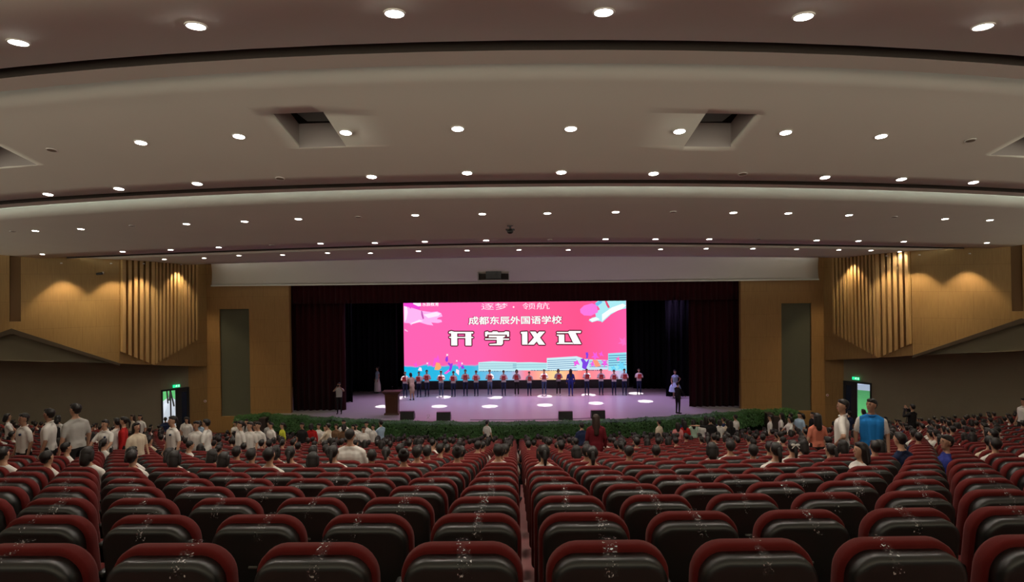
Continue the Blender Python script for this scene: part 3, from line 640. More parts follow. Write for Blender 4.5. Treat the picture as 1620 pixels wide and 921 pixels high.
# ---------------------------------------------------------------- outside, seen through the open doors
M_GRASS = mat('sunlit grass', (.10, .42, .13), .9, .1, noise=.2, nscale=2); M_PALE = mat('pale paving', (.62, .68, .75), .8, .1)
for s, sd in ((1, 'left'), (-1, 'right')):
    bm = bmesh.new(); box(bm, (-26 * s, 41, -.3), (17, 18, .1)); struct('ground', bm, M_PALE, 'pale paving outside the %s door' % sd)
    for v in ():
        pass
    bm = bmesh.new(); a = [(-21.2 * s, 36.2, -.2), (-18.3 * s, 39.0, -.2), (-24 * s, 54, 4.2), (-34 * s, 46, 4.2)] if s > 0 else [(19.6, 33.2, -.2), (17.3, 35.6, -.2), (23.5, 48.4, -.15), (32, 42, -.15)]
    poly_extrude(bm, a, (0, 0, -.3)); o = link('lawn', bm, M_GRASS); tag(o, 'bright green sports field outside the %s door' % sd, 'grass', None, 'stuff')
    bm = bmesh.new(); poly_extrude(bm, [(-22 * s, 56, -1), (-38 * s, 44, -1), (-38 * s, 44, 16), (-22 * s, 56, 16)], (-.1 * s, .1, 0)); struct('sky', bm, emis('daylight sky', (.62, .72, .95), 1.1), 'pale sky outside the %s door' % sd)
    ar = bpy.data.lights.new('daylight', 'AREA'); ar.energy = 1300; ar.size = 9; ar.color = (.9, .96, 1); ar.size = 5; ao = obj('daylight', ar, None, (-20.6 * s, 36.6, 9.5)); ao.rotation_euler = Vector((-.45 * s, .55, -.7)).to_track_quat('-Z', 'Y').to_euler(); tag(ao, 'daylight falling outside the %s door' % sd, 'light')
# steel struts and pole outside
bm = bmesh.new()
for a, b in (((-19.8, 35.6, 3.2), (-19.35, 35.0, 1.6)), ((-18.9, 34.6, 3.0), (-19.5, 35.4, 1.7)), ((-19.2, 35, 2.6), (-19.2, 35, 0)), ((-19.5, 35.4, 2.9), (-19.2, 35.0, 1.9)), ((-18.85, 34.7, 1.5), (-19.3, 35.1, 2.5))): cyl(bm, a, b, .04, seg=8)
tag(link('steel_struts', bm, M_BLACKM), 'crossing dark steel struts outside the left door', 'frame')
bm = bmesh.new(); poly_extrude(bm, [(-19.7, 34.6, .2), (-18.6, 35.5, .2), (-19.5, 36.5, 1.3), (-19.9, 36.3, 1.8), (-20.6, 35.7, 1.2)], (-.02, .03, -.05)); tag(link('awning', bm, mat('white canopy cloth', (.75, .8, .92))), 'white sloping canopy outside the left door', 'awning')
bm = bmesh.new(); cyl(bm, (21.5, 38, 0), (22.3, 39, 4.5), .05, seg=8); tag(link('flag_pole', bm, M_BLACKM), 'thin leaning pole outside the right door', 'pole')

# ---------------------------------------------------------------- stage light
for x, y, e_, c_, lab in ((-6, 38.2, .8, (.74, .52, .92), 'violet batten over the left of the stage'), (1, 38.4, 1.0, (.78, .50, 1.0), 'violet batten over the middle of the stage'), (7, 38.2, .9, (.72, .46, 1.0), 'violet batten over the right of the stage')):
    l = bpy.data.lights.new('stage_batten', 'AREA'); l.energy = STAGE_WASH_W * e_; l.color = c_; l.shape = 'RECTANGLE'; l.size = 6; l.size_y = .5; l.spread = math.radians(120)
    tag(obj('stage_batten', l, None, (x, y, 8.9)), lab, 'stage light')
sp_ = bpy.data.lights.new('beam', 'SPOT'); sp_.energy = 9000; sp_.color = (1, .98, 1); sp_.spot_size = math.radians(7.2); sp_.spot_blend = .12; sp_.shadow_soft_size = .02
bmh = bmesh.new(); cyl(bmh, (0, 0, 0), (0, 0, .3), .1, .12, 16); box(bmh, (0, 0, .33), (.05, .3, .08)); hous = bpy.data.meshes.new('housing'); bmh.to_mesh(hous); bmh.free(); hous.materials.append(M_BLACKM)
SPOTS = [(606, 643), (695, 643), (775, 643), (862, 641), (943, 638), (1021, 635), (634, 629.5), (702, 628.5), (783, 629), (862, 627), (931, 625), (1006, 622.5), (1076, 635)]
for k, (px, py) in enumerate(SPOTS):
    p = at_z(px, py, SZ); t = empty('stage_spotlight', (p.x, p.y, 8.35), 0, 'black spotlight above the %s white floor pool from the left, %s row' % (ORDN[k if k < 6 else k - 6], 'front' if k < 6 else 'rear'), 'stage light', 'stage spotlights')
    if k >= 6:      # the rear row hangs further upstage and throws its pools forward
        t.location.y += 1.7; t.rotation_euler = (-math.atan(1.7 / 7.3), 0, 0)
    obj('housing', hous, t); obj('beam', sp_, t, (0, 0, -.01))
bm = bmesh.new(); cyl(bm, (-12, 38.0, 8.75), (12, 38.0, 8.75), .03); tag(link('lighting_bar', bm, M_BLACKM), 'black lighting bar above the stage', 'pipe')

# added uplights hidden behind the hedge, made up to brighten valance and front ceiling
for k, x in enumerate((-8.4, -2.8, 2.8, 8.4)):
    t = empty('added_uplight', (x, frontY(x) - .02, .72), 0, '%s added uplight from the left, unseen behind the hedge' % ORDN[k], 'stage light', 'added ceiling uplights')
    bm = bmesh.new(); box(bm, (0, 0, -.06), (3.2, .12, .06)); link('tray', bm, M_BLACKM, t)
    l = bpy.data.lights.new('fill_lamp', 'AREA'); l.energy = 60; l.color = (1, .90, .76); l.shape = 'RECTANGLE'; l.size = 3; l.size_y = .08
    obj('fill_lamp', l, t, (0, 0, 0), (PI, 0, 0))

# ---------------------------------------------------------------- lectern, floor speakers
p = at_z(621, 655, SZ); t = empty('lectern', (p.x, p.y, SZ), 0, 'dark wooden lectern standing at the left of the stage', 'lectern')
M_LEC = mat('dark red wood', (.075, .028, .014), .4, .4, noise=.2, nscale=6)
def frustum(bm, z0, z1, a0, b0, a1, b1, y1=0):
    v = [bm.verts.new((sx * a / 2, sy * b / 2 + (y1 if z == z1 else 0), z)) for z, a, b in ((z0, a0, b0), (z1, a1, b1)) for sx, sy in ((-1, -1), (1, -1), (1, 1), (-1, 1))]
    for f in ((0, 3, 2, 1), (4, 5, 6, 7), (0, 1, 5, 4), (1, 2, 6, 5), (2, 3, 7, 6), (3, 0, 4, 7)): bm.faces.new([v[i] for i in f])
bm = bmesh.new(); frustum(bm, 0, .09, .82, .6, .78, .56); link('plinth', bm, M_LEC, t)
bm = bmesh.new(); frustum(bm, .09, 1.1, .66, .46, .72, .5); box(bm, (0, -.25, .6), (.4, .02, .7)); link('body', bm, M_LEC, t)
bm = bmesh.new(); frustum(bm, 1.1, 1.22, .74, .52, .98, .66); box(bm, (0, 0, 1.24), (1.0, .68, .04)); link('desk_top', bm, M_LEC, t)
bm = bmesh.new(); cyl(bm, (0, .1, 1.26), (.02, -.05, 1.5), .008, seg=8); ball(bm, (.02, -.05, 1.5), .02); link('microphone', bm, M_BLACKM, t)
M_GR = mat('speaker grille', (.03, .03, .032), .7, .3, bump=.4, bscale=120)
for px, py, lab in ((641, 668, 'leftmost black wedge speaker lying on the stage front, right of the lectern'), (700, 668.5, 'second black wedge speaker from the left on the stage front'), (896, 667, 'third black wedge speaker from the left on the stage front'), (948, 665, 'rightmost black wedge speaker on the stage front behind the maroon clothed woman')):
    p = at_z(px, py, SZ); t = empty('stage_monitor', (p.x, max(p.y, frontY(p.x) + .35), SZ), 0, lab, 'speaker', 'wedge stage monitors')
    bm = bmesh.new(); poly_extrude(bm, [(-.36, -.22, 0), (-.36, .3, 0), (-.36, .26, .2), (-.36, .05, .42), (-.36, -.14, .42)], (.72, 0, 0)); link('cabinet', bm, M_BLACKP, t)
    bm = bmesh.new(); box(bm, (0, -.20, .21), (.62, .02, .32), bev=.005); o = link('grille', bm, M_GR, t); o.rotation_euler = (-.18, 0, 0)
    bm = bmesh.new(); box(bm, (.365, .05, .22), (.015, .12, .03)); link('handle', bm, M_BLACKM, t)
bm = bmesh.new()
for (a, b) in (((743, 667), (800, 668)), ((800, 668), (893, 668)), ((905, 667), (945, 666.5))):
    p, q = at_z(*a, SZ + .02), at_z(*b, SZ + .02); p.y = frontY(p.x) + .3; q.y = frontY(q.x) + .3; cyl(bm, p, q, .012, seg=6)
tag(link('cable', bm, M_BLACKM), 'black cable lying along the stage front between wedge speakers', 'cable')
t = empty('fan_light', (at_z(675, 668, SZ).x, frontY(-4.4) + .4, SZ), 0, 'tiny metal stand between the two left wedge speakers', 'stand')
bm = bmesh.new(); cyl(bm, (-.1, 0, 0), (.0, 0, .12), .012, seg=6); cyl(bm, (.1, 0, 0), (0, 0, .12), .012, seg=6); link('legs', bm, M_TRIMRING, t)
bm = bmesh.new(); r0 = .07; [cyl(bm, (r0 * math.cos(k * PI / 6), 0, .19 + r0 * math.sin(k * PI / 6)), (r0 * math.cos((k + 1) * PI / 6), 0, .19 + r0 * math.sin((k + 1) * PI / 6)), .01, seg=6) for k in range(12)]; link('ring', bm, M_TRIMRING, t)

# ---------------------------------------------------------------- hedge of leafy plants along the stage
M_LEAF = mat('green leaf', (.045, .13, .03), .5, .4, noise=.5, nscale=1.3)
rnd = random.Random(5); V = []; Fc = []
def leaf(c, n, sz):
    n = Vector(n).normalized(); u = n.orthogonal().normalized(); u.rotate(Matrix.Rotation(rnd.random() * 6.28, 3, n)); w = n.cross(u)
    i = len(V); c = Vector(c)
    V.extend([c - u * sz, c + w * sz * .42 + n * sz * .12, c + u * sz, c - w * sz * .42 + n * sz * .12]); Fc.append((i, i + 1, i + 2, i + 3))
for k in range(21000):
    x = rnd.uniform(-15.2, 15.2); ax = abs(x); top = .98 if ax < 13.4 else .98 + .0 * ax
    y0 = frontY(min(ax, 13.6)) - .55 if ax < 13.6 else frontY(13.6) - .55 - (ax - 13.6) * .2
    bump = .10 * math.sin(x * 3.1) + .06 * math.sin(x * 7.7 + 1)
    if rnd.random() < .62: z = rnd.uniform(.25, top); c = (x, y0 - .06 + bump * .5 + rnd.uniform(-.08, .12), z); n = (rnd.uniform(-.8, .8), -1, rnd.uniform(-.1, 1.2))
    else: c = (x, y0 + rnd.uniform(0, .55), top + bump * .4 + rnd.uniform(-.05, .08)); n = (rnd.uniform(-.8, .8), -.5, 1)
    leaf(c, n, rnd.uniform(.05, .10))
me = bpy.data.meshes.new('hedge'); me.from_pydata([v[:] for v in V], [], Fc); me.materials.append(M_LEAF)
hedge = bpy.data.objects.new('hedge', me); C.objects.link(hedge); tag(hedge, 'long hedge of dark green potted foliage along the stage front', 'plants', None, 'stuff')
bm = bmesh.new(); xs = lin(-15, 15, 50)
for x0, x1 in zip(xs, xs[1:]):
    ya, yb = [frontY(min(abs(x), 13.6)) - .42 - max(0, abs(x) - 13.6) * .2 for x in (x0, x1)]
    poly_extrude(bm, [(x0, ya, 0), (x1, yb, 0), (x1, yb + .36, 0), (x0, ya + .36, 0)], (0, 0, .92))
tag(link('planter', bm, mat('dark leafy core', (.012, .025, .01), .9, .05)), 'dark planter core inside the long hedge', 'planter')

# ---------------------------------------------------------------- auditorium seats
M_RED = mat('maroon seat fabric', (.125, .012, .011), .85, .12, sheen=.08, bump=.15, bscale=260)
M_SHELL = mat('black moulded seat shell', (.014, .0155, .015), .34, .6)
def tape_mat():
    m = bpy.data.materials.new('clear tape'); m.use_nodes = True; nt = m.node_tree; nt.nodes.clear(); L = nt.links.new
    out = nt.nodes.new('ShaderNodeOutputMaterial'); tr = nt.nodes.new('ShaderNodeBsdfTransparent'); tr.inputs[0].default_value = (.97, .97, .97, 1)
    gl = nt.nodes.new('ShaderNodeBsdfGlossy'); gl.inputs['Roughness'].default_value = .3; mx = nt.nodes.new('ShaderNodeMixShader'); mx.inputs[0].default_value = .12
    g = nt.nodes.new('ShaderNodeNewGeometry'); n = nt.nodes.new('ShaderNodeTexNoise'); n.inputs['Scale'].default_value = 42; n.inputs['Detail'].default_value = 3; L(g.outputs['Position'], n.inputs['Vector'])
    bp = nt.nodes.new('ShaderNodeBump'); bp.inputs['Strength'].default_value = 1; bp.inputs['Distance'].default_value = .05; L(n.outputs['Fac'], bp.inputs['Height']); L(bp.outputs[0], gl.inputs['Normal'])
    n2 = nt.nodes.new('ShaderNodeTexNoise'); n2.inputs['Scale'].default_value = 85; n2.inputs['Detail'].default_value = 1; L(g.outputs['Position'], n2.inputs['Vector'])
    mr = nt.nodes.new('ShaderNodeMapRange'); mr.inputs[1].default_value = .625; mr.inputs[2].default_value = .68; mr.inputs[3].default_value = .025; mr.inputs[4].default_value = .75; L(n2.outputs['Fac'], mr.inputs[0]); L(mr.outputs[0], mx.inputs[0])
    L(tr.outputs[0], mx.inputs[1]); L(gl.outputs[0], mx.inputs[2]); L(mx.outputs[0], out.inputs[0]); return m
M_TAPE = tape_mat()
def rr(w, z0, z1, rt, rb, ins, n=6):
    w = w / 2 - ins; z0 += ins; z1 -= ins; rt = max(.01, rt - ins); rb = max(.01, rb - ins); P = []
    for cx, cz, r, a0 in ((w - rt, z1 - rt, rt, 0), (-w + rt, z1 - rt, rt, 90), (-w + rb, z0 + rb, rb, 180), (w - rb, z0 + rb, rb, 270)):
        for k in range(n + 1): a = math.radians(a0 + 90 * k / n); P.append((cx + r * math.cos(a), cz + r * math.sin(a)))
    return P
def loft(bm, w, z0, z1, rt, rb, layers, n=6, tiltk=.13, crown=0):
    rings = []
    for y, ins in layers:
        ring_ = []
        for x, z in rr(w, z0, z1, rt, rb, ins, n):
            if crown and z > z1 - rt - .2: z += crown * (1 - (2 * x / w) ** 2)
            ring_.append(bm.verts.new((x, y - tiltk * (z - .45), z)))
        rings.append(ring_)
    N = len(rings[0])
    for a, b in zip(rings, rings[1:]):
        for k in range(N): bm.faces.new((a[k], b[k], b[(k + 1) % N], a[(k + 1) % N]))
    bm.faces.new(rings[0]); bm.faces.new(rings[-1][::-1])
    bmesh.ops.recalc_face_normals(bm, faces=bm.faces)
def mesh_of(bm, name, m, smooth=True):
    me = bpy.data.meshes.new(name); bm.normal_update(); bm.to_mesh(me); bm.free(); me.materials.append(m)
    if smooth:
        for p in me.polygons: p.use_smooth = True
    return me
bm = bmesh.new(); loft(bm, .53, .22, .985, .13, .05, [(.015, .02), (.02, .006), (.035, 0), (.075, 0), (.1, .012), (.115, .04)], 7, crown=.015); ME_BACK = mesh_of(bm, 'backrest', M_RED)
bm = bmesh.new(); loft(bm, .485, .16, .955, .10, .04, [(.02, 0), (-.045, 0), (-.062, .005), (-.074, .018), (-.08, .035)], 7, crown=.014); ME_SHELL = mesh_of(bm, 'back_shell', M_SHELL)
bm = bmesh.new(); box(bm, (0, .33, .43), (.50, .44, .1), bev=.035); ME_SEAT = mesh_of(bm, 'seat', M_RED)
bm = bmesh.new(); box(bm, (0, .22, .63), (.05, .42, .035), bev=.012); ME_ARM = mesh_of(bm, 'armrest', M_SHELL)
bm = bmesh.new(); box(bm, (0, .2, .305), (.04, .3, .61), bev=.008); box(bm, (0, .2, .01), (.06, .34, .02)); ME_LEG = mesh_of(bm, 'leg', M_SHELL)
bm = bmesh.new(); box(bm, (0, -.124, .74), (.05, .012, .014), bev=.004); ME_CLIP = mesh_of(bm, 'number_clip', mat('grey clip', (.10, .10, .095), .3, .6))
bm = bmesh.new(); tp = [(.10 - .13 * .5, .998), (.06 - .13 * .5, 1.004), (.02 - .13 * .53, .99), (.005 - .135 * .53, .978), (-.045 - .13 * .5, .976), (-.074 - .13 * .5, .955), (-.087 - .13 * .45, .92), (-.087 - .13 * .44, .90)]
rndt = random.Random(2); va = [(bm.verts.new((-.032 + rndt.uniform(-.004, .004), y, z)), bm.verts.new((.0, y - .002, z + .002)), bm.verts.new((.032 + rndt.uniform(-.004, .004), y, z))) for y, z in tp]
for a, b in zip(va, va[1:]):
    for k in range(2): bm.faces.new((a[k], a[k + 1], b[k + 1], b[k]))
ME_TAPE = mesh_of(bm, 'clear_tape', M_TAPE)
bm = bmesh.new(); loft(bm, .53, .22, .985, .13, .05, [(.02, .01), (.035, 0), (.09, 0), (.115, .03)], 3, crown=.015); bm2 = bm; ME_BACKL = mesh_of(bm2, 'backrest', M_RED)
bm = bmesh.new(); loft(bm, .485, .16, .955, .10, .04, [(.02, 0), (-.045, 0), (-.075, .018)], 3, crown=.014); ME_SHELLL = mesh_of(bm, 'back_shell', M_SHELL)
SEATS = []; SIDE = []
for n in range(0, 29):
    d = rowd_n(n)
    for k in range(-42, 42):
        x = .39 + .63 * k; y = rowY(d, x)
        if abs(x) > wallX(y) - 1.5 or abs(x) > max(1.05 * y, .84 * y + 2): continue
        (SEATS if abs(x) / y <= .84 else SIDE).append((y, n, k, x, rowz(n), math.atan(x / rowR(d))))
SEATS.sort()
IND, REST = SEATS[:300], SEATS[300:] + SIDE
tape_rnd = random.Random(11)
def place_seat(y, n, k, x, z, rz):
    side = 'right' if k >= 0 else 'left'; i = k if k >= 0 else -k - 1
    lab = 'maroon seat, %s row from the camera, %s place %s of centre gap' % (ORDN[n], ORDN[i], side)
    t = empty('auditorium_seat', (x, y, z), rz, lab, 'seat', 'maroon auditorium seats')
    near = n < 7
    obj('backrest', ME_BACK if near else ME_BACKL, t); obj('back_shell', ME_SHELL if near else ME_SHELLL, t)
    if near:
        obj('seat', ME_SEAT, t)
        for s in (-1, 1):
            if (k == 0 and s == -1) or (k == -1 and s == 1): continue      # no rest beside the centre gap
            obj('armrest', ME_ARM, t, (s * .284, 0, 0)); obj('leg', ME_LEG, t, (s * .284, 0, 0))
        if n < 6:
            o = obj('clear_tape', ME_TAPE, t, (tape_rnd.uniform(-.03, .03), 0, 0)); o.rotation_euler = (0, tape_rnd.uniform(-.06, .06), tape_rnd.uniform(-.15, .15)); o.scale = (tape_rnd.uniform(.7, 1.25), 1, 1)
            obj('number_clip', ME_CLIP, t)
    else:
        obj('seat', ME_SEAT, t)
for q in IND: place_seat(*q)
def mass(name, items, protos, label, cat):
    """many small copies as one object: items = (x, y, z, rz, scale, proto index)"""
    mats = []; VV = []; FF = []; MI = []; base = 0
    pr = []
    for parts in protos:
        vv = []; ff = []; mi = []
        for me, ms, loc in parts:
            v = np.empty(len(me.vertices) * 3); me.vertices.foreach_get('co', v); v = v.reshape(-1, 3) + np.array(loc); o0 = sum(len(a) for a in vv)
            for m_ in ms:
                if m_ not in mats: mats.append(m_)
            for p in me.polygons: ff.append([i + o0 for i in p.vertices]); mi.append(mats.index(ms[p.material_index]))
            vv.append(v)
        pr.append((np.vstack(vv), ff, mi))
    for x, y, z, rz, sc, pi in items:
        v, ff, mi = pr[pi]; c, s_ = math.cos(rz), math.sin(rz); v = v * sc
        VV.append(np.stack([v[:, 0] * c - v[:, 1] * s_ + x, v[:, 0] * s_ + v[:, 1] * c + y, v[:, 2] + z], 1)); FF += [[i + base for i in f] for f in ff]; MI += mi; base += len(v)
    me = bpy.data.meshes.new(name); me.from_pydata(np.vstack(VV).tolist(), [], FF)
    for m_ in mats: me.materials.append(m_)
    me.polygons.foreach_set('material_index', MI); me.polygons.foreach_set('use_smooth', [True] * len(FF))
    o = bpy.data.objects.new(name, me); C.objects.link(o); return tag(o, label, cat, None, 'stuff')
mass('seat_rows', [(x, y, z, rz, 1, 0) for y, n, k, x, z, rz in REST], [[(ME_BACKL, [M_RED], (0, 0, 0)), (ME_SHELLL, [M_SHELL], (0, 0, 0)), (ME_SEAT, [M_RED], (0, 0, 0))]], 'remaining rows of maroon seats, under the distant audience and out past the picture edges', 'seats')

# ---------------------------------------------------------------- people
SKIN = mat('skin', (.50, .29, .19), .6, .3); SKIN2 = mat('tanned skin', (.38, .21, .135), .6, .3)
HAIR = mat('black hair', (.012, .009, .008), .45, .4, bump=.3, bscale=90); HAIRB = mat('dark brown hair', (.035, .018, .012), .5, .4, bump=.3, bscale=90)
LIP = mat('lips', (.35, .10, .09), .6); EYE = mat('eye', (.01, .01, .01), .2, .6); SHOE = mat('dark shoe', (.03, .03, .03), .5); WSHOE = mat('white shoe', (.6, .6, .6), .6)
def cloth(name, c): return mat(name + ' cloth', c, .85, .15, noise=.06, nscale=9, bump=.35, bscale=14)
CL = dict(white=cloth('white', (.72, .69, .64)), grey=cloth('light grey', (.42, .41, .38)), cream=cloth('cream', (.66, .56, .42)), navy=cloth('navy', (.02, .03, .075)), black=cloth('black', (.018, .017, .018)),
          red=cloth('red', (.45, .02, .02)), maroon=cloth('maroon', (.13, .012, .018)), blue=cloth('bright blue', (.02, .20, .55)), lightblue=cloth('light blue', (.38, .52, .66)), coral=cloth('coral', (.62, .20, .13)), pink=cloth('pink', (.75, .28, .28)),
          yellow=cloth('yellow green', (.55, .58, .05)), mint=cloth('mint', (.45, .62, .48)), brown=cloth('brown', (.16, .09, .05)), royal=cloth('royal blue', (.03, .04, .22)), tan=cloth('tan', (.42, .33, .22)), jeans=cloth('denim', (.06, .09, .17)))
def prims(pose, hair, sleeve, lower, build):
    """skeleton of a 1.7 m figure facing +y: (label, p, q, r1, r2)"""
    P = []; sit = pose.startswith('sit'); dz = -.42 if sit else 0; dy = .24 if sit else 0; b = build
    lean = {'sit': -.02, 'sitlean': .10, 'bend': .22}.get(pose, 0)
    def T(x, y, z): return Vector((x, y + dy + lean * max(0, (z - .9)) / .6, z + dz))
    P += [('shirt', T(-.075 * b, 0, 1.29), T(-.068 * b, .01, 1.05), .104 * b, .094 * b), ('shirt', T(.075 * b, 0, 1.29), T(.068 * b, .01, 1.05), .104 * b, .094 * b),
          ('shirt', T(0, .01, 1.3), T(0, .015, 1.0), .11 * b, .10 * b), ('shirt', T(-.03, -.015, 1.425), T(-.15 * b, -.01, 1.352), .055, .058), ('shirt', T(.03, -.015, 1.425), T(.15 * b, -.01, 1.352), .055, .058),
          ('lower', T(-.07, 0, .97), T(-.075, 0, .89), .106 * b, .108 * b), ('lower', T(.07, 0, .97), T(.075, 0, .89), .106 * b, .108 * b), ('shirt', T(-.06, 0, 1.0), T(.06, 0, 1.0), .103 * b, .103 * b),
          ('skin', T(0, -.014, 1.41), T(0, -.008, 1.53), .050, .046), ('skin', T(0, -.012, 1.622), T(0, -.002, 1.628), .083, .080), ('skin', T(0, .028, 1.540), T(0, .014, 1.60), .047, .070)]
    for s in (-1, 1):
        if sit:
            hip, kn, an = Vector((s * .085, dy, .49)), Vector((s * .11, dy + .42, .52)), Vector((s * .11, dy + .44, .09))
        elif pose == 'walk': hip, kn, an = Vector((s * .085, 0, .9)), Vector((s * .09, .06 + .1 * s, .5)), Vector((s * .09, -.02 + .2 * s, .09))
        else: hip, kn, an = Vector((s * .085, 0, .9)), Vector((s * .095, .012, .5)), Vector((s * .10, -.01, .09))
        lo = 'skin' if lower == 'skirt' else 'lower'
        P += [('lower', hip, hip.lerp(kn, .55), .086 * b, .074), (lo, hip.lerp(kn, .5), kn, .073, .056), (lo, kn, an.lerp(kn, .12), .056, .042), ('skin' if lower == 'skirt' else 'lower', an.lerp(kn, .3), an, .046, .036),
              ('shoe', an + Vector((0, -.02, -.045)), an + Vector((s * .012, .14, -.055)), .042, .036)]
    if lower == 'skirt': P.append(('lower', T(0, .0, .98), T(0, .02, .62) if not sit else T(0, .3, .95), .12, .19))
    hands = []
    A = {'stand': ((.235, -.02, 1.13), (.245, .06, .89)), 'clasp': ((.25, .03, 1.14), (.05, .25, 1.20)), 'phone': ((.27, .14, 1.27), (.07, .24, 1.53)), 'hip': ((.40, -.06, 1.17), (.21, .05, 1.02)),
         'point': ((.43, .10, 1.36), (.68, .16, 1.36)), 'walk': ((.23, -.06, 1.13), (.25, .04, .9)), 'bend': ((.23, .12, 1.15), (.17, .33, 1.05)), 'lean': ((.27, .12, 1.16), (.22, .32, .98)),
         'sit': ((.235, .06, 1.14), (.12, .28, 1.02)), 'sitlean': ((.24, .12, 1.14), (.13, .33, 1.06)), 'sitphone': ((.22, .2, 1.2), (.06, .3, 1.38))}
    for s in (-1, 1):
        pz = pose
        if pose in ('hip', 'lean') and s == 1: pz = 'stand' if pose == 'hip' else 'lean'
        if pose == 'point' and s == 1: pz = 'stand'
        e, w = A[pz]; sh = T(s * .172 * (.5 + b / 2), -.01, 1.345); e = T(s * e[0], e[1], e[2]); w = T(s * w[0], w[1], w[2])
        f = {'short': .72, 'long': 1.0, 'none': .15}[sleeve]
        m_ = sh.lerp(e, f)
        P += [('shirt', sh, m_, .058, .053 if f < 1 else .046), ('skin' if f < 1 else 'shirt', m_, e, .042, .039), ('shirt' if sleeve == 'long' else 'skin', e, w, .040 if sleeve != 'long' else .046, .027 if sleeve != 'long' else .034)]
        d = (w - e).normalized(); P.append(('skin', w, w + d * .075, .027, .026)); hands.append((s, w + d * .07, d))
    head = T(0, 0, 1.62)
    return P, hands, head
def capsule(bm, p, q, r1, r2, seg=10):
    d = q - p; L_ = max(d.length, 1e-4); rot = d.to_track_quat('Z', 'Y').to_matrix() if d.length > 1e-4 else Matrix.Identity(3)
    rings = []
    for k in range(-3, 1): a = k * PI / 6; rings.append((r1 * math.sin(a), r1 * math.cos(a)))
    for k in range(0, 4): a = k * PI / 6; rings.append((L_ + r2 * math.sin(a), r2 * math.cos(a)))
    vv = []
    for z, r in rings:
        if r < 1e-5: vv.append([bm.verts.new(p + rot @ Vector((0, 0, z)))])
        else: vv.append([bm.verts.new(p + rot @ Vector((r * math.cos(t * 2 * PI / seg), r * math.sin(t * 2 * PI / seg), z))) for t in range(seg)])
    out = []
    for a, b in zip(vv, vv[1:]):
        for t in range(seg):
            u = (t + 1) % seg
            if len(a) == 1: out.append(bm.faces.new((a[0], b[u], b[t])))
            elif len(b) == 1: out.append(bm.faces.new((a[t], a[u], b[0])))
            else: out.append(bm.faces.new((a[t], a[u], b[u], b[t])))
    return out
TMPC = bpy.data.collections.new('work')
def fuse(bm, voxel, smooth=4):
    """joins overlapping solids into one continuous surface (separate tiny scene keeps this quick)"""
    me = bpy.data.meshes.new('tmp'); bm.to_mesh(me); bm.free(); o = bpy.data.objects.new('tmp', me); FS.collection.objects.link(o)
    r = o.modifiers.new('r', 'REMESH'); r.mode = 'VOXEL'; r.voxel_size = voxel; s = o.modifiers.new('s', 'SMOOTH'); s.iterations = smooth; s.factor = .5
    FS.view_layers[0].update(); dg = FS.view_layers[0].depsgraph; dg.update()
    out = bpy.data.meshes.new_from_object(o.evaluated_get(dg), depsgraph=dg); bpy.data.objects.remove(o); bpy.data.meshes.remove(me); return out
FS = bpy.data.scenes.new('workshop')
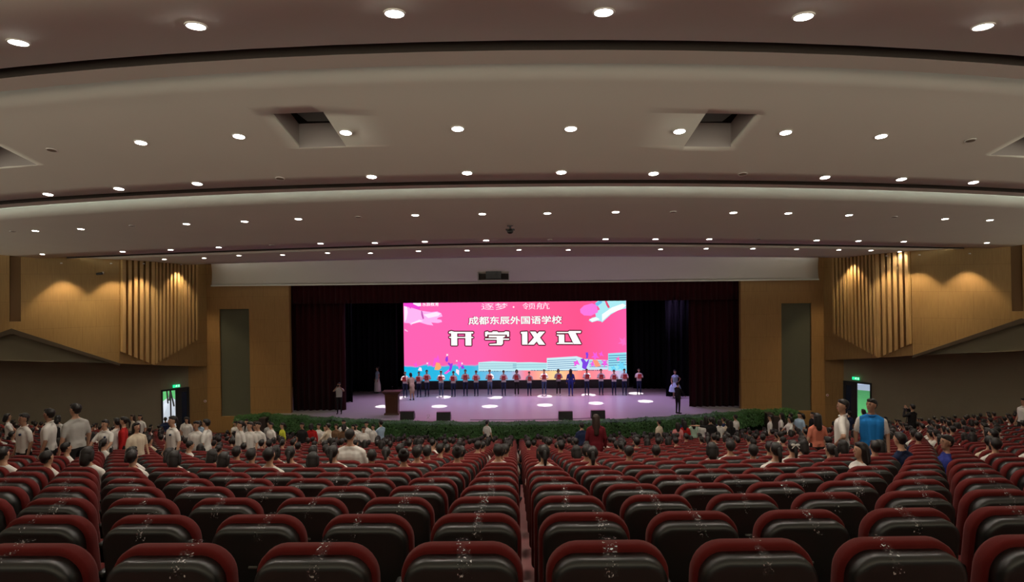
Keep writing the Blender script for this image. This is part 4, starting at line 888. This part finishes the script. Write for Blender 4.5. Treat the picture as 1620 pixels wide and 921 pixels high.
def make_figure(pose='stand', shirt='white', lower='black', hair='short', sleeve='short', legs='trousers', voxel=.02, yaw=0., build=1., skin=SKIN, hmat=HAIR, shoe=SHOE, collar=False, detail=True, yoke=None):
    P, hands, head = prims(pose, hair, sleeve, legs, build)
    Rh = Matrix.Rotation(yaw, 3, 'Z')
    def RT(v, amt=1): c = Vector((head.x, head.y - .01, 0)); w = v - c; return (Rh @ w) + c
    P = [(l, RT(p), RT(q), a, b) if (l == 'skin' and p.z > head.z - .12 and abs(p.x) < .05 and a > .044 and p.z > head.z - .1) else (l, p, q, a, b) for l, p, q, a, b in P]
    bm = bmesh.new()
    for l, p, q, a, b in P: capsule(bm, p, q, a, b)
    me = fuse(bm, voxel)
    ms = [skin, CL[shirt], CL[lower], shoe, EYE, LIP] + ([CL[yoke]] if yoke else [])
    nf = len(me.polygons); cen = np.empty(nf * 3); me.polygons.foreach_get('center', cen); cen = cen.reshape(-1, 3)
    best = np.full(nf, 1e9); lab = np.zeros(nf, int); ix = {'skin': 0, 'shirt': 1, 'lower': 2, 'shoe': 3}
    for l, p, q, a, b in P:
        p_, d = np.array(p), np.array(q - p); L2 = max(d @ d, 1e-9); t = np.clip(((cen - p_) @ d) / L2, 0, 1); dist = np.linalg.norm(cen - p_ - t[:, None] * d, axis=1) - (a + (b - a) * t) - (.006 if l == 'shirt' else 0)
        m_ = dist < best; best[m_] = dist[m_]; lab[m_] = ix[l]
    zz = cen[:, 2] - (head.z - 1.62); ax_ = np.abs(cen[:, 0]); dyy = cen[:, 1] - head.y
    trunk = (ax_ < .155 * build) & (zz > .8) & (zz < 1.3) & (np.abs(dyy) < .17) & ((lab == 1) | (lab == 2))
    if not pose.startswith('sit'): lab[trunk & (zz > .93)] = 1; lab[trunk & (zz <= .93)] = 2
    nk = (ax_ < .085) & (zz > 1.38) & (zz < 1.56) & (lab < 2); lab[nk & (zz + .25 * np.minimum(0, -dyy) > 1.452)] = 0; lab[nk & (zz + .25 * np.minimum(0, -dyy) <= 1.452)] = 1
    if yoke: lab[(lab == 1) & (np.abs(cen[:, 0]) > .17 * build)] = 6
    bm = bmesh.new(); bm.from_mesh(me); bpy.data.meshes.remove(me)
    bm.faces.ensure_lookup_table()
    for f, l in zip(bm.faces, lab): f.material_index = int(l); f.smooth = True
    if detail:
        def hp(x, y, z): return RT(Vector((head.x + x, head.y + y, head.z + z)))
        def add(fs, mi):
            for f in fs: f.material_index = mi; f.smooth = True
        add(capsule(bm, hp(0, .078, .01), hp(0, .091, -.020), .006, .010, 8), 0)
        for s in (-1, 1):
            add(capsule(bm, hp(s * .026, .073, .008), hp(s * .036, .070, .008), .005, .005, 6), 4); add(capsule(bm, hp(s * .02, .076, .028), hp(s * .040, .070, .028), .003, .003, 6), 4)
            add(capsule(bm, hp(s * .081, -.008, .010), hp(s * .081, -.004, -.022), .010, .008, 6), 0)
        add(capsule(bm, hp(-.018, .076, -.05), hp(.018, .076, -.05), .007, .007, 6), 5)
        for s, w, d in hands:
            side = d.cross(Vector((0, 0, 1))); side = side.normalized() if side.length > .1 else Vector((0, 1, 0))
            if abs(d.z) > .8: side = Vector((0, 1, 0))
            nrm = d.cross(side).normalized() * (1 if s > 0 else -1)
            inn = Vector((-s, 0, 0)) if abs(d.z) > .6 else Vector((0, 0, -1))
            for k, (o_, ln) in enumerate(((-.021, .062), (-.007, .072), (.007, .068), (.021, .052))):
                a = w + side * o_; m_ = a + d * ln * .5 + inn * .006; e = m_ + d * ln * .42 + inn * .022
                add(capsule(bm, a, m_, .009, .0085, 6), 0); add(capsule(bm, m_, e, .0085, .007, 6), 0)
            a = w - d * .045 + side * .026; m_ = a + side * .022 + d * .028; add(capsule(bm, a, m_, .011, .009, 6), 0); add(capsule(bm, m_, m_ + d * .028 + inn * .008, .009, .0075, 6), 0)
        if collar:
            for t in range(14):
                a0, a1 = t * PI / 7 , (t + 1) * PI / 7
                c = lambda a: Vector((head.x + .062 * math.cos(a), head.y - .012 + .062 * math.sin(a), head.z - .165 - .018 * math.sin(a)))
                add(capsule(bm, c(a0), c(a1), .014, .014, 6), 1)
    me = bpy.data.meshes.new('person'); bm.to_mesh(me); bm.free()
    for m_ in ms: me.materials.append(m_)
    # hair
    bm = bmesh.new()
    def H(x, y, z, q, r1, r2, sg=12): capsule(bm, RT(Vector((head.x + x, head.y + y, head.z + z))), RT(Vector((head.x + q[0], head.y + q[1], head.z + q[2]))), r1, r2, sg)
    H(0, -.034, .022, (0, -.016, .036), .087, .080); H(0, -.045, -.02, (0, -.04, .01), .066, .078); H(-.03, .034, .078, (.03, .034, .078), .026, .026)
    if hair in ('long', 'longer', 'bob'):
        e = {'long': -.24, 'longer': -.36, 'bob': -.10}[hair]
        H(0, -.05, 0, (0, -.085, e), .078, .07)
        for s in (-1, 1): H(s * .055, -.02, .02, (s * .065, -.045, e * .75), .045, .038)
    if hair == 'pony': H(0, -.11, .03, (0, -.15, -.06), .028, .03); H(0, -.15, -.06, (0, -.135, -.2), .03, .012)
    if hair == 'bun': H(0, -.09, .085, (0, -.1, .09), .042, .042)
    if hair == 'crop':
        bm.free(); bm = bmesh.new(); H(0, -.022, .026, (0, -.012, .028), .085, .08); H(0, -.035, -.005, (0, -.03, .01), .066, .074)
    for f in bm.faces: f.smooth = True
    if voxel < .016: hm = fuse(bm, .014, 2)
    else: hm = bpy.data.meshes.new('hair'); bm.to_mesh(hm); bm.free()
    hm.name = 'hair'; hm.materials.clear(); hm.materials.append(hmat)
    for f in hm.polygons: f.use_smooth = True
    return me, hm, head
NPEOPLE = 0
def put(me, hm, x, y, z, rz, sc, label, group=None, name='person'):
    global NPEOPLE; NPEOPLE += 1
    o = obj(name, me, None, (x, y, z)); o.rotation_euler = (0, 0, rz); o.scale = (sc, sc, sc); tag(o, label, 'person', group)
    obj('hair', hm, o); return o
def extra(parent, name, fn, m, label=None):
    bm = bmesh.new(); fn(bm); o = link(name, bm, m, parent)
    if label: o['label'] = label
    return o
# --- students lined up on the stage, holding red folders, facing the hall
SPX = [(641, 0), (663, 1), (675.5, 2), (698, 3), (717.5, 4), (736.5, 5), (753.5, 6), (775, 7), (797, 8), (817.6, 9), (837.5, 10), (861, 11), (883.5, 12), (928.5, 13), (951, 14), (971.5, 15), (988, 16), (1011, 17)]
M_FOLD = mat('red folder', (.5, .03, .03), .6)
st = {}
for h_, lw in (('short', 'navy'), ('bob', 'black'), ('pony', 'navy'), ('short', 'jeans')): st[len(st)] = make_figure('clasp', 'white' if len(st) != 1 else 'grey', lw, h_, voxel=.02, shoe=WSHOE if len(st) % 2 else SHOE)
rs = random.Random(4)
for px, k in SPX:
    g = 1 if k in (9, 12) else (2 if k in (2, 5, 14) else (3 if k in (3, 7, 11) else 0)); Y = 39.3 + rs.uniform(-.12, .12); q = at_y(px, 620, Y); me, hm, hd = st[g]
    sc = rs.uniform(.95, 1.01) * (1.64 / 1.7); sc = sc * (.95 if k in (10, 15) else 1)
    o = put(me, hm, q.x, Y, SZ, PI + rs.uniform(-.1, .1), sc, 'student holding a red folder, %s from the left in the stage line' % ORDN[k], 'students standing in a line on the stage')
    f = extra(o, 'folder', lambda bm: box(bm, (0, .32, 1.26), (.24, .03, .30), bev=.004), M_FOLD, 'red folder'); 
w = make_figure('stand', 'royal', 'royal', 'longer', 'long', voxel=.02, hmat=HAIRB)
q = at_y(903, 620, 39.0); put(w[0], w[1], q.x, 39.0, SZ, 0, .98, 'person with very long hair in dark blue, back turned, in the stage line')
w = make_figure('bend', 'tan', 'tan', 'bob', 'long', 'skirt', voxel=.02); q = at_y(652, 620, 38.2); put(w[0], w[1], q.x, 38.2, SZ, .5, .95, 'person in tan coat leaning towards the leftmost student on the stage')
def cone_skirt(bm, z0, z1, r0, r1, n=20):
    a = [[bm.verts.new((r * (1 + .06 * (t % 2)) * math.cos(t * 2 * PI / n), r * .8 * (1 + .06 * (t % 2)) * math.sin(t * 2 * PI / n), z)) for t in range(n)] for z, r in ((z0, r0), ((z0 + z1) / 2, (r0 * .75 + r1 * .3)), (z1, r1))]
    for i in range(2):
        for t in range(n): bm.faces.new((a[i][t], a[i][(t + 1) % n], a[i + 1][(t + 1) % n], a[i + 1][t]))
    bm.faces.new(a[0][::-1]); bm.faces.new(a[2])
w = make_figure('stand', 'lightblue', 'white', 'bun', 'none', 'skirt'); q = at_y(597, 600, 40.8); o = put(w[0], w[1], q.x, 40.8, SZ, 2.2, .98, 'person in a long pale dress standing in the dark left wing'); extra(o, 'dress_skirt', lambda bm: cone_skirt(bm, .12, 1.0, .26, .12), CL['white'])
w = make_figure('hip', 'lightblue', 'white', 'bun', 'none', 'skirt'); q = at_y(1068, 600, 38.0); o = put(w[0], w[1], q.x, 38.0, SZ, 3.4, .98, 'person in a pale blue dress standing in the dark right wing'); extra(o, 'dress_skirt', lambda bm: cone_skirt(bm, .42, 1.02, .38, .12), CL['lightblue'])
w = make_figure('phone', 'grey', 'black', 'crop', 'short', voxel=.016, skin=SKIN2); q = at_z(537, 655, SZ); o = put(w[0], w[1], q.x, q.y, SZ, PI + .1, 1.0, 'person in grey shirt and black trousers holding a phone up on the left stage front')
extra(o, 'phone', lambda bm: box(bm, (0, .33, 1.60), (.15, .015, .08), bev=.004), M_BLACKP)
w = make_figure('lean', 'black', 'black', 'short', 'long', voxel=.016); q = at_z(1073, 655, SZ); q.y = max(q.y, frontY(q.x) + .4); o = put(w[0], w[1], q.x, q.y, SZ, -1.0, .98, 'person in dark suit standing at the right stage front and turning right')

# --- named people in the hall: (px, head y, depth, height, rz, yaw, kwargs, label, mode)
def hall(px, Y, Hh, rz, label, seated=False, z=None, raise_=0, **kw):
    q = at_y(px, 690, Y); X = q.x
    d = rowd(X, Y)
    if seated:
        n = max(0, round((d - 2.74) / .93)); k = round((X - .39) / .63) if not kw.pop('free', False) else (X - .39) / .63; X = .39 + .63 * k; Y = rowY(rowd_n(n), X); zz = rowz(n); TAKEN.add((n, round(k))); rr_ = math.atan(X / rowR(rowd_n(n)))
    else:
        kw.pop('free', None)
        if Y < 29.2: n = round((d - 2.74 - .66) / .93); Y = rowY(rowd_n(n) + .66, X); zz = rowz(n); rr_ = 0
        else: zz = floorz(X, Y); rr_ = 0
    vx = .0125 if Y < 12 else (.017 if Y < 20 else .022)
    acc = kw.pop('acc', ()); pose = kw.pop('pose', 'sit' if seated else 'stand')
    me, hm, hd = make_figure(pose, voxel=vx, **kw)
    o = put(me, hm, X, Y + (0 if not seated else 0), zz + raise_, rz + rr_, Hh / 1.7, label)
    for a in acc:
        if a == 'badge': extra(o, 'badge', lambda bm: cyl(bm, (-.085, hd.y + .095, hd.z - .31), (-.085, hd.y + .125, hd.z - .31), .024, seg=10), CL['navy'], 'dark round badge')
        if a == 'backpack':
            extra(o, 'backpack', lambda bm: (box(bm, (0, hd.y - .19, hd.z - .42), (.30, .15, .36), bev=.05)), CL['black'], 'black backpack')
            extra(o, 'strap', lambda bm: [cyl(bm, (s * .06, hd.y - .125, hd.z - .22), (s * .12, hd.y - .14, hd.z - .45), .014, seg=6) for s in (-1, 1)], CL['black'])
        if a == 'lanyard': extra(o, 'lanyard', lambda bm: [cyl(bm, (s * .07, hd.y + .07, hd.z - .17), (0, hd.y + .14, hd.z - .42), .006, seg=6) for s in (-1, 1)], CL['royal'])
        if a == 'bow': extra(o, 'hair_bow', lambda bm: [ball(bm, (s * .03, hd.y - .115, hd.z + .055), (.032, .015, .02)) for s in (-1, 1)] + [cyl(bm, (0, hd.y - .12, hd.z + .06), (s * .05, hd.y - .12, hd.z + .01), .006) for s in (-1, 1)], CL['white'], 'white hair bow')
    return o
TAKEN = set()
W_, L_T, R_T = {}, PI / 2, -PI / 2      # facing left is +90 degrees, facing right is -90
hall(128, 12.3, 1.80, 1.15, 'tall person in plain light grey T-shirt, back turned, left of the red topped woman', shirt='grey', pose='stand', yaw=.35, hair='short')
hall(65, 12.0, 1.70, 1.9, 'person in white polo with dark badge in side view, left of the grey T-shirt', collar=True, acc=('badge',), yaw=-.3, pose='stand', build=1.1, skin=SKIN2)
hall(21, 12.0, 1.60, 2.7, 'person in white polo with badge at the far left, face to the camera', collar=True, acc=('badge',), skin=SKIN2)
hall(91, 18.5, 1.58, .1, 'girl in white seen from behind with black backpack in front of the olive wall', hair='bob', acc=('backpack',))
hall(19, 19.0, 1.58, -.9, 'person in white leaning right beside the left picture edge', hair='bob', pose='lean')
hall(161, 14.0, 1.50, 3.0, 'boy in white polo facing the camera right of the tall grey T-shirt', collar=True, acc=('badge',), pose='lean')
hall(181, 15.0, 1.55, 1.2, 'woman in white turning left between polo boy and red topped woman', hair='pony')
hall(212, 15.5, 1.58, 2.0, 'woman in a bright red long sleeved top', shirt='red', hair='pony', sleeve='long', skin=SKIN)
hall(237, 13.5, 1.45, 4.2, 'long haired girl in cream with face turned right beside the red topped woman', hair='long', shirt='cream')
hall(255, 14.5, 1.60, 2.4, 'girl in white polo with purple lanyard and hair bow, right of the red topped woman', hair='pony', collar=True, acc=('badge', 'lanyard'))
hall(286, 14.3, 1.60, 2.6, 'boy in white polo with badge turning left below the left door', collar=True, acc=('badge',))
hall(314, 15.0, 1.50, 3.0, 'boy in plain white looking down right of the left door', skin=SKIN2)
hall(330, 15.0, 1.55, 1.6, 'boy in white in side view, below the timber return by the left door')
hall(372, 15.5, 1.52, 2.4, 'girl in white with pale green folder below the left niche', hair='pony')
hall(388, 15.5, 1.50, 2.8, 'boy in white polo below the right edge of the left niche')
hall(415, 17.0, 1.50, 2.9, 'boy in white polo at the left end of the hedge')
hall(372, 29.6, 1.55, 2.9, 'woman in white blouse standing against the left niche wall', hair='bun')
hall(390, 30.0, 1.72, 3.1, 'man in grey T-shirt standing against the left niche wall', shirt='grey')
hall(213, 26.0, 1.6, 2.6, 'woman with brown hair in cream top near the left door', hair='long', shirt='cream', hmat=HAIRB)
hall(227, 26.0, 1.62, 3.1, 'woman in white blouse under an open black jacket near the left door', hair='pony', acc=())
hall(303, 24.5, 1.6, 3.0, 'woman in white scarf and dark patterned dress right of the left door', hair='long', lower='black', legs='skirt')
hall(325, 24.5, 1.5, .2, 'woman in lilac white seen from behind right of the left door', hair='bob', shirt='lightblue')
hall(297, 27.5, 1.6, .3, 'person in white standing in the left doorway gloom', hair='short')
hall(262, 30.5, 1.6, .6, 'person in dark blue silhouetted in the left doorway', shirt='navy')
# cluster before the hedge, left of the stage
hall(424, 26.5, 1.55, 3.0, 'person in grey top at the very left of the crowd before the hedge', shirt='grey')
hall(411, 20.0, 1.45, 2.4, 'boy in white polo left of the yellow clothed girl', collar=True, skin=SKIN2)
hall(427, 21.5, 1.5, 2.6, 'boy in white directly left of the yellow clothed girl')
hall(446, 22.5, 1.5, 2.3, 'girl in bright yellow green jacket before the hedge', shirt='yellow', sleeve='long', hair='pony')
hall(471, 22.0, 1.52, 2.9, 'person in black with tanned face right of the yellow clothed girl', shirt='black', skin=SKIN2, hair='pony')
hall(487, 23.0, 1.5, .3, 'person in a red track jacket before the hedge', shirt='red', sleeve='long', hair='bob')
hall(500, 24.0, 1.5, 2.7, 'boy in white right behind the red track jacket')
hall(510, 22.0, 1.45, 3.0, 'girl in long white shirt right of the red track jacket', hair='pony')
hall(521, 22.5, 1.52, 1.3, 'person in cream jacket leaning left over the seats', shirt='cream', sleeve='long', pose='lean', hair='short')
hall(529, 24.0, 1.5, 2.9, 'person with brown hair and orange brown top before the hedge', shirt='brown', hair='bob', hmat=HAIRB)
hall(543, 27.0, 1.68, 3.1, 'tall boy in white polo facing the hall, standing out above the crowd before the hedge', collar=True)
hall(541, 22.0, 1.5, .1, 'girl in dark brown with black hair seen from behind below the tall polo boy', shirt='brown', hair='bob')
hall(557, 24.0, 1.48, 2.8, 'girl in white right of the dark brown clothed girl', hair='bob')
hall(567, 25.5, 1.5, 3.2, 'person in white polo above the broad white shirted man')
hall(580, 27.0, 1.62, 3.0, 'woman in white blouse with tied hair before the hedge', hair='bun')
hall(578, 21.5, 1.42, 3.1, 'small boy in white shirt just right of the broad white shirted man', collar=True, skin=SKIN2)
hall(590, 25.0, 1.5, 2.5, 'person in white with red scarf left of the light blue shirt', hair='short')
hall(601, 25.8, 1.68, .9, 'man in light blue shirt and dark trousers seen from behind before the hedge', shirt='lightblue', lower='navy', pose='lean')
hall(563, 9.9, 1.78, .0, 'broad man in white shirt seated and seen from behind, highest of the middle rows', seated=True, shirt='white', build=1.2, hair='crop', skin=SKIN2, raise_=.10)
# centre
hall(771, 29.8, 1.6, -.6, 'person in white shirt standing alone before the middle of the hedge', raise_=0)
hall(943, 15.5, 1.66, 0, 'woman with very long hair in a maroon coat standing with her back to the camera', shirt='maroon', lower='maroon', sleeve='long', hair='longer', hmat=HAIRB, build=1.12, legs='skirt')
hall(921, 20.0, 1.5, .3, 'person in dark blue left of the maroon coated woman', shirt='navy', sleeve='long')
hall(1042, 27.0, 1.58, .7, 'child in a long cream dress standing alone before the hedge', shirt='cream', lower='cream', legs='skirt', hair='short')
hall(1074, 24.0, 1.45, 0, 'girl in a pink and white jacket seen from behind before the hedge', shirt='pink', sleeve='long', hair='long')
hall(1081, 28.0, 1.62, .2, 'person in navy with long black hair behind the red jacket', shirt='navy', hair='long', sleeve='long')
hall(1085, 25.0, 1.5, -.1, 'girl in a plain red jacket seen from behind before the hedge', shirt='red', sleeve='long', hair='long')
hall(1099, 25.0, 1.55, .1, 'girl in a mint green jacket seen from behind', shirt='mint', sleeve='long', hair='long')
hall(1113, 28.5, 1.68, .2, 'person in black standing tall behind the white clothed girl', shirt='black', hair='long', sleeve='long')
hall(1113, 25.0, 1.5, .1, 'girl in white between the mint jacket and the black T-shirt', hair='bob')
hall(1131, 28.0, 1.62, .3, 'person with black hair and dark top standing behind the black T-shirted man', shirt='navy', hair='long')
hall(1122, 23.5, 1.6, .0, 'man in black T-shirt stretching his left arm out sideways', shirt='black', pose='point')
hall(1136, 24.5, 1.5, .2, 'person in cream white top seen from behind right of the black T-shirt', shirt='white', hair='bob')
hall(1148, 27.0, 1.6, .9, 'person in navy in side view left of the pointing white shirt', shirt='navy')
hall(1158, 28.8, 1.7, .6, 'person in white shirt pointing left at the right end of the stage', pose='point')
hall(1155, 26.0, 1.5, .4, 'girl in beige top below the pointing white shirt', shirt='cream', hair='long')
hall(1162, 24.0, 1.45, .3, 'girl with long dark hair in black at the right of the hedge crowd', shirt='black', hair='long')
# right
hall(1213, 26.0, 1.6, 1.2, 'girl in white uniform shirt at the right end of the hedge', hair='pony', lower='cream', legs='skirt')
hall(1232, 27.0, 1.66, 1.1, 'girl with long hair in white right of the hedge end', hair='long')
hall(1245, 24.0, 1.5, 1.6, 'girl in white bending forward right of the hedge end', hair='bob', pose='lean')
hall(1256, 28.5, 1.64, .9, 'boy in white half hidden before the right niche')
hall(1263, 27.0, 1.64, 2.2, 'boy in white and grey facing the camera before the right niche', shirt='lightblue')
hall(1276, 26.5, 1.6, 1.4, 'person in pale blue white before the right niche edge', hair='bob', shirt='lightblue')
hall(1285, 26.0, 1.62, 1.6, 'person in black with light face before the timber pier', shirt='black', hair='short', sleeve='long')
hall(1306, 13.5, 1.55, .15, 'woman in a coral shirt with long black hair, seen from behind', shirt='coral', hair='long', sleeve='short')
hall(1342, 10.8, 1.74, 1.0, 'man in white short sleeved shirt with a hand on his hip, looking left', pose='hip', collar=True, yaw=.5, skin=SKIN2, build=1.08)
hall(1402, 10.6, 1.74, 2.7, 'man in bright blue polo with white sleeves, face turned left', shirt='blue', yoke='white', yaw=-.7, skin=SKIN2, build=1.08, collar=True, lower='blue')
hall(1375, 8.5, 1.62, 1.5, 'girl in white with long black hair seated in profile, left of the blue polo man', seated=True, hair='long', skin=SKIN)
hall(1368, 27.5, 1.55, .4, 'student in white standing in the right doorway', hair='short')
hall(1357, 28.0, 1.62, .6, 'student in lilac at the left of the right doorway', shirt='lightblue', hair='bob')
hall(1380, 26.5, 1.66, 3.0, 'student in white at the right jamb of the right doorway', hair='bob', shirt='white')
hall(1349, 25.0, 1.6, .3, 'student in dark top before the right door leaf', shirt='navy')
hall(1513, 9.3, 1.66, 1.1, 'boy in royal blue jacket seated and looking left', seated=True, shirt='royal', sleeve='long', yaw=.4, skin=SKIN2)
hall(1443, 9.8, 1.66, .4, 'boy in dark grey blue seated right of the blue polo man', seated=True, shirt='navy', pose='sitlean')
o = hall(1448, 23.5, 1.72, .4, 'person in black with a camera on a tripod before the right olive wall', shirt='black', pose='phone', sleeve='long')
px_, py_ = o.location.x, o.location.y
t = empty('tripod', (px_ + .1, py_ + .42, o.location.z), 0, 'black camera tripod in front of the photographer by the right wall', 'tripod')
for k in range(3):
    bm = bmesh.new(); cyl(bm, (.25 * math.cos(k * 2.09), .25 * math.sin(k * 2.09), 0), (0, 0, 1.35), .014, seg=6); link('leg', bm, M_BLACKM, t)
bm = bmesh.new(); box(bm, (0, 0, 1.45), (.16, .2, .14), bev=.02); cyl(bm, (0, .1, 1.45), (0, .24, 1.45), .05, seg=12); link('camera_body', bm, M_BLACKP, t)
hall(1609, 21.5, 1.72, 1.7, 'man in white shirt in side view at the right picture edge', pose='walk', collar=True)

# --- seated audience
NEARHEADS = [(17, 9.0, 'short'), (35, 8.8, 'short'), (56, 8.6, 'bob'), (81, 8.8, 'short'), (121, 9.4, 'short'), (147, 8.2, 'bob'), (185, 8.6, 'bob'), (232, 8.8, 'short'), (216, 9.8, 'bob'), (272, 9.6, 'pony'), (297, 8.8, 'bob'), (340, 9.2, 'bob'), (362, 10.4, 'short'), (381, 10.4, 'bob'),
             (395, 9.6, 'short'), (425, 9.4, 'pony'), (448, 10.0, 'short'), (473, 9.4, 'pony'), (499, 10.4, 'pony'), (510, 9.0, 'short'), (603, 9.4, 'short'), (618, 10.4, 'short'), (630, 11.4, 'short'), (660, 8.6, 'bun'), (692, 10.0, 'short'), (718, 9.4, 'bun'), (747, 10.2, 'short'), (782, 8.8, 'short'),
             (803, 9.4, 'bob'), (827, 9.4, 'short'), (882, 8.2, 'pony'), (899, 9.8, 'bob'), (952, 8.6, 'pony'), (1012, 9.6, 'crop'), (1048, 10.2, 'short'), (1102, 9.4, 'bob'), (1151, 9.2, 'short'), (1181, 10.2, 'short'), (1217, 9.8, 'short'), (1227, 8.8, 'pony'), (1243, 10.0, 'bob'), (1292, 10.4, 'bob'),
             (1295, 8.9, 'bow'), (1343, 9.2, 'pony'), (1358, 10.6, 'bob'), (1409, 9.0, 'short'), (1430, 11.0, 'short'), (1537, 9.4, 'short'), (1557, 9.2, 'bob'), (1578, 9.2, 'short'), (1607, 9.4, 'short')]
PROTO = []
for sh, h_, ps in (('white', 'short', 'sit'), ('white', 'bob', 'sit'), ('white', 'pony', 'sitlean'), ('white', 'crop', 'sitlean'), ('navy', 'short', 'sit'), ('black', 'bob', 'sit'), ('cream', 'pony', 'sit'), ('grey', 'short', 'sitlean'), ('maroon', 'bob', 'sit'), ('brown', 'long', 'sit'), ('lightblue', 'short', 'sit'), ('black', 'short', 'sitlean')):
    PROTO.append((sh, h_, make_figure(ps, sh, 'black', h_, voxel=.02, yaw=random.uniform(-.3, .3))))
HW = {'short': 'short black hair', 'bob': 'bobbed black hair', 'pony': 'black ponytail', 'crop': 'cropped black hair', 'long': 'long black hair', 'bun': 'black hair in a bun', 'bow': 'white hair bow'}
near_p = {}
for px, Y, h_ in NEARHEADS:
    key = 'pony' if h_ == 'bow' else h_
    if key not in near_p: near_p[key] = make_figure('sit', 'white', 'black', key, voxel=.016)
    me, hm, hd = near_p[key]
    q = at_y(px, 700, Y); n = round((rowd(q.x, Y) - 2.74) / .93); k = round((q.x - .39) / .63)
    while (n, k) in TAKEN: k += 1
    TAKEN.add((n, k)); X = .39 + .63 * k; Yr = rowY(rowd_n(n), X)
    sx = round(810 + 1000 * X / Yr); side = 'left' if k < 0 else 'right'; i = k if k >= 0 else -k - 1
    o = put(me, hm, X, Yr, rowz(n), math.atan(X / rowR(rowd_n(n))) + random.uniform(-.25, .25), random.uniform(.88, .94), 'head with %s, %s row from camera, %s seat %s of centre' % (HW[h_], ORDN[n], ORDN[i], side), 'seated audience in the nearest occupied rows')
    if h_ == 'bow': extra(o, 'hair_bow', lambda bm: [ball(bm, (s * .035, hd.y - .12, hd.z + .055), (.036, .015, .022)) for s in (-1, 1)] + [cyl(bm, (0, hd.y - .13, hd.z + .06), (s * .06, hd.y - .13, hd.z + .0), .007) for s in (-1, 1)], CL['white'], 'white hair bow')
ra = random.Random(21); far = []
for y, n, k, x, z, rz in SEATS:
    if n < 8 or (n, k) in TAKEN: continue
    px = 814 + 1000 * x / y
    p = .10 if n < 11 else (.42 if n < 14 else .62)
    if px > 1180 or px < 420: p = p * 1.1 if n >= 12 else p * .8
    if 1400 < px and n >= 10: p = max(p, .6)
    if ra.random() < p: far.append((y, n, k, x, z, rz))
far.sort(); room = 298 - NPEOPLE
wts = [5, 4, 4, 3, 3, 3, 1.5, 1.5, 1, 1, .8, 2.5]
def zone(px): return 'left' if px < 500 else ('middle' if px < 1130 else 'right')
for y, n, k, x, z, rz in far[:room]:
    i = ra.choices(range(12), wts)[0]; sh, h_, (me, hm, hd) = PROTO[i]; px = 814 + 1000 * x / y; side = 'left' if k < 0 else 'right'; kk = k if k >= 0 else -k - 1
    put(me, hm, x, y, z, rz + ra.uniform(-.5, .5), ra.uniform(.85, .93), 'student, %s, %s top, %s row from camera, %s seat %s of centre' % (HW[h_], {'navy': 'dark blue', 'lightblue': 'light blue'}.get(sh, sh), ORDN[n], ORDN[kk], side), 'seated students in the audience')
low = []
for i in (0, 1, 4, 8, 11):
    sh, h_, (me, hm, hd) = PROTO[i]; P, hands, head = prims('sit', h_, 'short', 'trousers', 1.0); bm = bmesh.new()
    m2, h2, hd2 = make_figure('sit', sh, 'black', h_, voxel=.035, detail=False); low.append([(m2, list(m2.materials), (0, 0, 0)), (h2, list(h2.materials), (0, 0, 0))]); bm.free()
if far[room:]:
    mass('audience', [(x, y, z, rz + ra.uniform(-.6, .6), ra.uniform(.85, .93), ra.choices(range(5), [4, 3, 2, 1, 2])[0]) for y, n, k, x, z, rz in far[room:]], low, 'distant seated crowd of dark haired students filling the front rows', 'people')
# people standing between the rows near the side walls and doors (dark groups)
for o_ in list(bpy.data.scenes):
    if o_.name == 'workshop': bpy.data.scenes.remove(o_)
for c_ in list(bpy.data.collections):
    if c_.name == 'work': bpy.data.collections.remove(c_)
print('PEOPLE', NPEOPLE, 'far', len(far), 'seats', len(SEATS))
